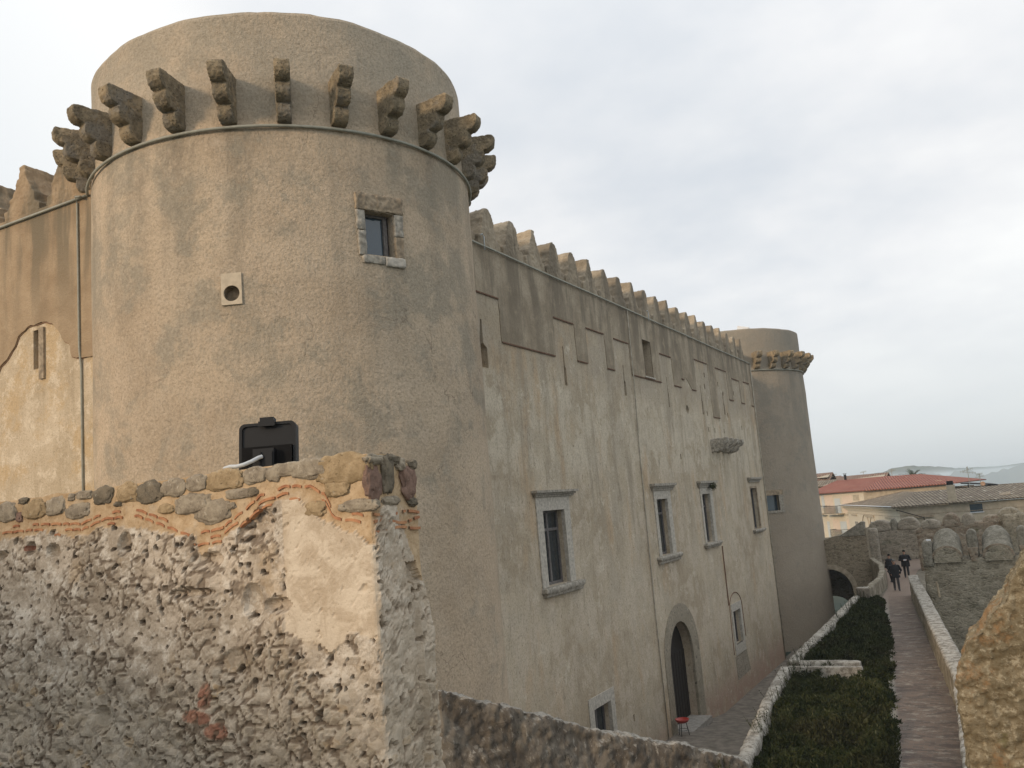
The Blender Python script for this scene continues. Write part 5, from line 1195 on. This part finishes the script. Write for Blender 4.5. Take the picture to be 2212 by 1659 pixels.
# ------------------------------------------------------------------ people
def skin_chain(nodes, edges, name, mat, parent, sub=2):
    me = bpy.data.meshes.new(name); me.from_pydata([n[0] for n in nodes], edges, []); o = link(name, me, mat, parent)
    o.modifiers.new('s', 'SKIN')
    for i, (p, r) in enumerate(nodes): me.skin_vertices[0].data[i].radius = r if hasattr(r, '__len__') else (r, r)
    me.skin_vertices[0].data[0].use_root = True
    o.modifiers.new('u', 'SUBSURF').levels = sub; o.modifiers['u'].render_levels = sub
    bpy.context.view_layer.update(); dg = bpy.context.evaluated_depsgraph_get()
    m2 = bpy.data.meshes.new_from_object(o.evaluated_get(dg)); o.modifiers.clear(); o.data = m2
    if not len(m2.materials): m2.materials.append(mat)
    for p in m2.polygons: p.use_smooth = True
    return o
m_skin = plain('skin', (.42, .25, .18), .6, .05, 5, 0)
def person(x, y, rz, H, coat, trou, hair, label, hands='pockets', stride=.12, headturn=0., coatlen=.80, shirt=None):
    root = empty('person', (x, y, -6.4), label, 'person', 'people walking on the brick path')
    T = Matrix.Translation((x, y, -6.4)) @ Matrix.Rotation(rz, 4, 'Z') @ Matrix.Scale(H/1.75, 4)
    t = lambda p: tuple(T @ Vector(p)); k = H/1.75
    # local frame: -y is forward
    if hands == 'pockets': el = [(-.35, .07, 1.12), (.35, .07, 1.12)]; ha = [(-.21, -.06, .93), (.21, -.06, .93)]
    elif hands == 'hold': el = [(-.34, .03, 1.14), (.34, .03, 1.14)]; ha = [(-.06, -.25, 1.13), (.07, -.25, 1.15)]
    else: el = [(-.29, .05, 1.12), (.29, .05, 1.12)]; ha = [(-.30, -.08, .88), (.30, -.02, .87)]
    N = [(t((0, .0, .95)), .135*k), (t((0, .01, 1.15)), (.15*k, .12*k)), (t((0, .01, 1.35)), (.17*k, .125*k)), (t((0, .01, 1.47)), .075*k), (t((0, -.005, 1.53)), .055*k)]
    E = [(0, 1), (1, 2), (2, 3), (3, 4)]
    def add(p, r, par): N.append((t(p), r*k)); E.append((par, len(N)-1)); return len(N)-1
    h1 = add((0, -.02, 1.60), .078, 4); h2 = add((0, -.015, 1.68), .085, h1)
    for i, s_ in enumerate((-1, 1)):
        sh = add((s_*.19, .01, 1.40), .066, 2); e_ = add(el[i], .05, sh); wv = Vector(ha[i]); ev = Vector(el[i]); w_ = add(tuple(ev.lerp(wv, .88)), .031, e_); hnd = add(tuple(wv), .032, w_)
        hp = add((s_*.09, 0, .90), .095, 0); st_ = stride*s_; kn = add((s_*.10, -st_*.9-.02, .50), .078, hp); an = add((s_*.10, -st_*1.6+.03, .10), .062, kn); to = add((s_*.11, -st_*1.6-.12, .035), .036, an)
    body = skin_chain(N, E, 'body', trou, root, 2)
    body.data.materials.append(m_skin)
    for p in body.data.polygons:
        c = T.inverted() @ p.center
        if c.z > 1.49: p.material_index = 1
        for hh in ha:
            if (c-Vector(hh)).length < .075: p.material_index = 1
    # fingers
    for i, s_ in enumerate((-1, 1)):
        wv = Vector(ha[i]); ev = Vector(el[i]); d_ = (wv-ev).normalized(); sd = d_.cross(Vector((0, 0, 1))).normalized()
        for q in range(5):
            off = sd*(-.024+.016*q) if q < 4 else sd*(-.03*s_); L = (.07, .08, .078, .06, .05)[q]; b0 = wv+off
            dd_ = (d_ if q < 4 else (d_*.6-sd*s_*.6)).normalized()
            skin_chain([(t(b0), .009*k), (t(b0+dd_*L*.5), .0085*k), (t(b0+dd_*L*.8+Vector((0, 0, -.02))), .007*k)], [(0, 1), (1, 2)], 'finger', m_skin, body, 1)
    # face details and hair
    RH = T @ Matrix.Translation((0, -.015, 1.655)) @ Matrix.Rotation(headturn, 4, 'Z')
    fm = MB()
    fm.add([RH @ Vector(v) for v in ((-.014, -.085, -.02), (.014, -.085, -.02), (0, -.118, -.018), (0, -.088, .03))], [(0, 1, 2), (0, 2, 3), (1, 3, 2), (0, 3, 1)])
    for s_ in (-1, 1): fm.obox(RH @ Vector((s_*.088, 0, 0)), RH.to_3x3() @ Vector((.008, 0, 0)), RH.to_3x3() @ Vector((0, .016, 0)), RH.to_3x3() @ Vector((0, 0, .03)))
    fm.build('nose_and_ears', m_skin, body)
    ey = MB()
    for s_ in (-1, 1): ey.obox(RH @ Vector((s_*.033, -.083, .012)), RH.to_3x3() @ Vector((.013, 0, 0)), RH.to_3x3() @ Vector((0, .008, 0)), RH.to_3x3() @ Vector((0, 0, .006)))
    ey.obox(RH @ Vector((0, -.082, -.05)), RH.to_3x3() @ Vector((.024, 0, 0)), RH.to_3x3() @ Vector((0, .006, 0)), RH.to_3x3() @ Vector((0, 0, .004)))
    ey.build('eyes_and_mouth', m_wood, body)
    hm = MB(); hv = []; 
    for v in iv:
        q = Vector((v.x*.097, v.y*.107+.012, v.z*.115+.02)); 
        if v.y < -.1 and v.z < .45: q *= .8
        if v.z < -.45: q *= .78
        hv.append(RH @ q)
    hm.add(hv, ifc).build('hair', hair, body, True)
    # coat: torso shell with skirt, sleeves
    prof = [(.10, 1.49), (.18, 1.44), (.225, 1.39), (.25, 1.2), (.245, 1.05), (.255, .92), (.265, coatlen)]
    cm = MB(); n0 = 0; sg = 24
    for (r, z) in prof:
        for q in range(sg):
            a = 2*math.pi*q/sg; cm.v.append(t((r*math.cos(a), (r*.66+.012*math.sin(3*a))*math.sin(a)+.005, z)))
    for i in range(len(prof)-1):
        for q in range(sg): cm.f.append((i*sg+q, i*sg+(q+1) % sg, (i+1)*sg+(q+1) % sg, (i+1)*sg+q))
    ct = cm.build('coat', coat, body, True)
    for i, s_ in enumerate((-1, 1)):
        ev = Vector(el[i]); wv = Vector(ha[i])
        MB().tube([t((s_*.165, .01, 1.405)), t((s_*.215, .015, 1.39)), t(tuple(Vector((s_*.215, .015, 1.39)).lerp(ev, .55))), t(tuple(ev)), t(tuple(ev.lerp(wv, .5))), t(tuple(ev.lerp(wv, .9)))], [.07*k, .083*k, .074*k, .066*k, .058*k, .05*k], 14).build('sleeve', coat, body, True)
    return root, T
mk = lambda n, c: plain(n, c, .85, .15, 9, .2)
m_coat1 = mk('black_coat', (.014, .014, .017)); m_coat2 = mk('dark_jacket', (.017, .018, .022)); m_tr = mk('grey_trousers', (.045, .043, .046)); m_tr2 = mk('dark_trousers', (.022, .021, .024))
face_cam = lambda x, y: math.atan2(y, x)-math.pi/2
person(-5.84, 56.5, face_cam(-5.84, 56.5)+.1, 1.78, m_coat1, m_tr, mk('grey_hair', (.16, .15, .14)), 'grey-haired person in black coat and grey trousers walking nearest, hands in pockets', 'pockets', .10, coatlen=.74)
person(-6.55, 61.2, face_cam(-6.5, 61)-.5, 1.74, m_coat2, m_tr2, mk('black_hair', (.012, .011, .010)), 'dark-haired person in black jacket half hidden behind the nearest walker', 'down', .08, coatlen=.82, headturn=-.5)
_, T3 = person(-5.86, 63.6, face_cam(-5.8, 63.6), 1.78, m_coat1, m_tr2, mk('dark_cap', (.015, .014, .014)), 'person in dark coat at the right holding a small pale object before the chest', 'hold', .07, coatlen=.72)
hp_ = T3 @ Vector((.0, -.34, 1.16)); cmr = MB().obox(hp_, (.075, 0, 0), (0, .025, 0), (0, .01, .045)).build('camera_device', plain('pale_plastic', (.4, .4, .42), .4, .05)); tag(cmr, 'small pale camera held in both hands by the rightmost person', 'camera')

# ------------------------------------------------------------------ haze over the land
hz = MB().box((-9800, -9700, -175), (9800, 9760, 14.5)).build('haze', None); tag(hz, 'thin pale haze over the distant hills', 'haze', kind='stuff')
mh = bpy.data.materials.new('haze_air'); mh.use_nodes = True; nt = mh.node_tree; nt.nodes.clear()
ov = nt.nodes.new('ShaderNodeOutputMaterial'); pv = nt.nodes.new('ShaderNodeVolumePrincipled')
pv.inputs['Color'].default_value = (.80, .90, .97, 1); pv.inputs['Density'].default_value = .00034; pv.inputs['Anisotropy'].default_value = .0
nt.links.new(pv.outputs[0], ov.inputs['Volume']); hz.data.materials.append(mh)
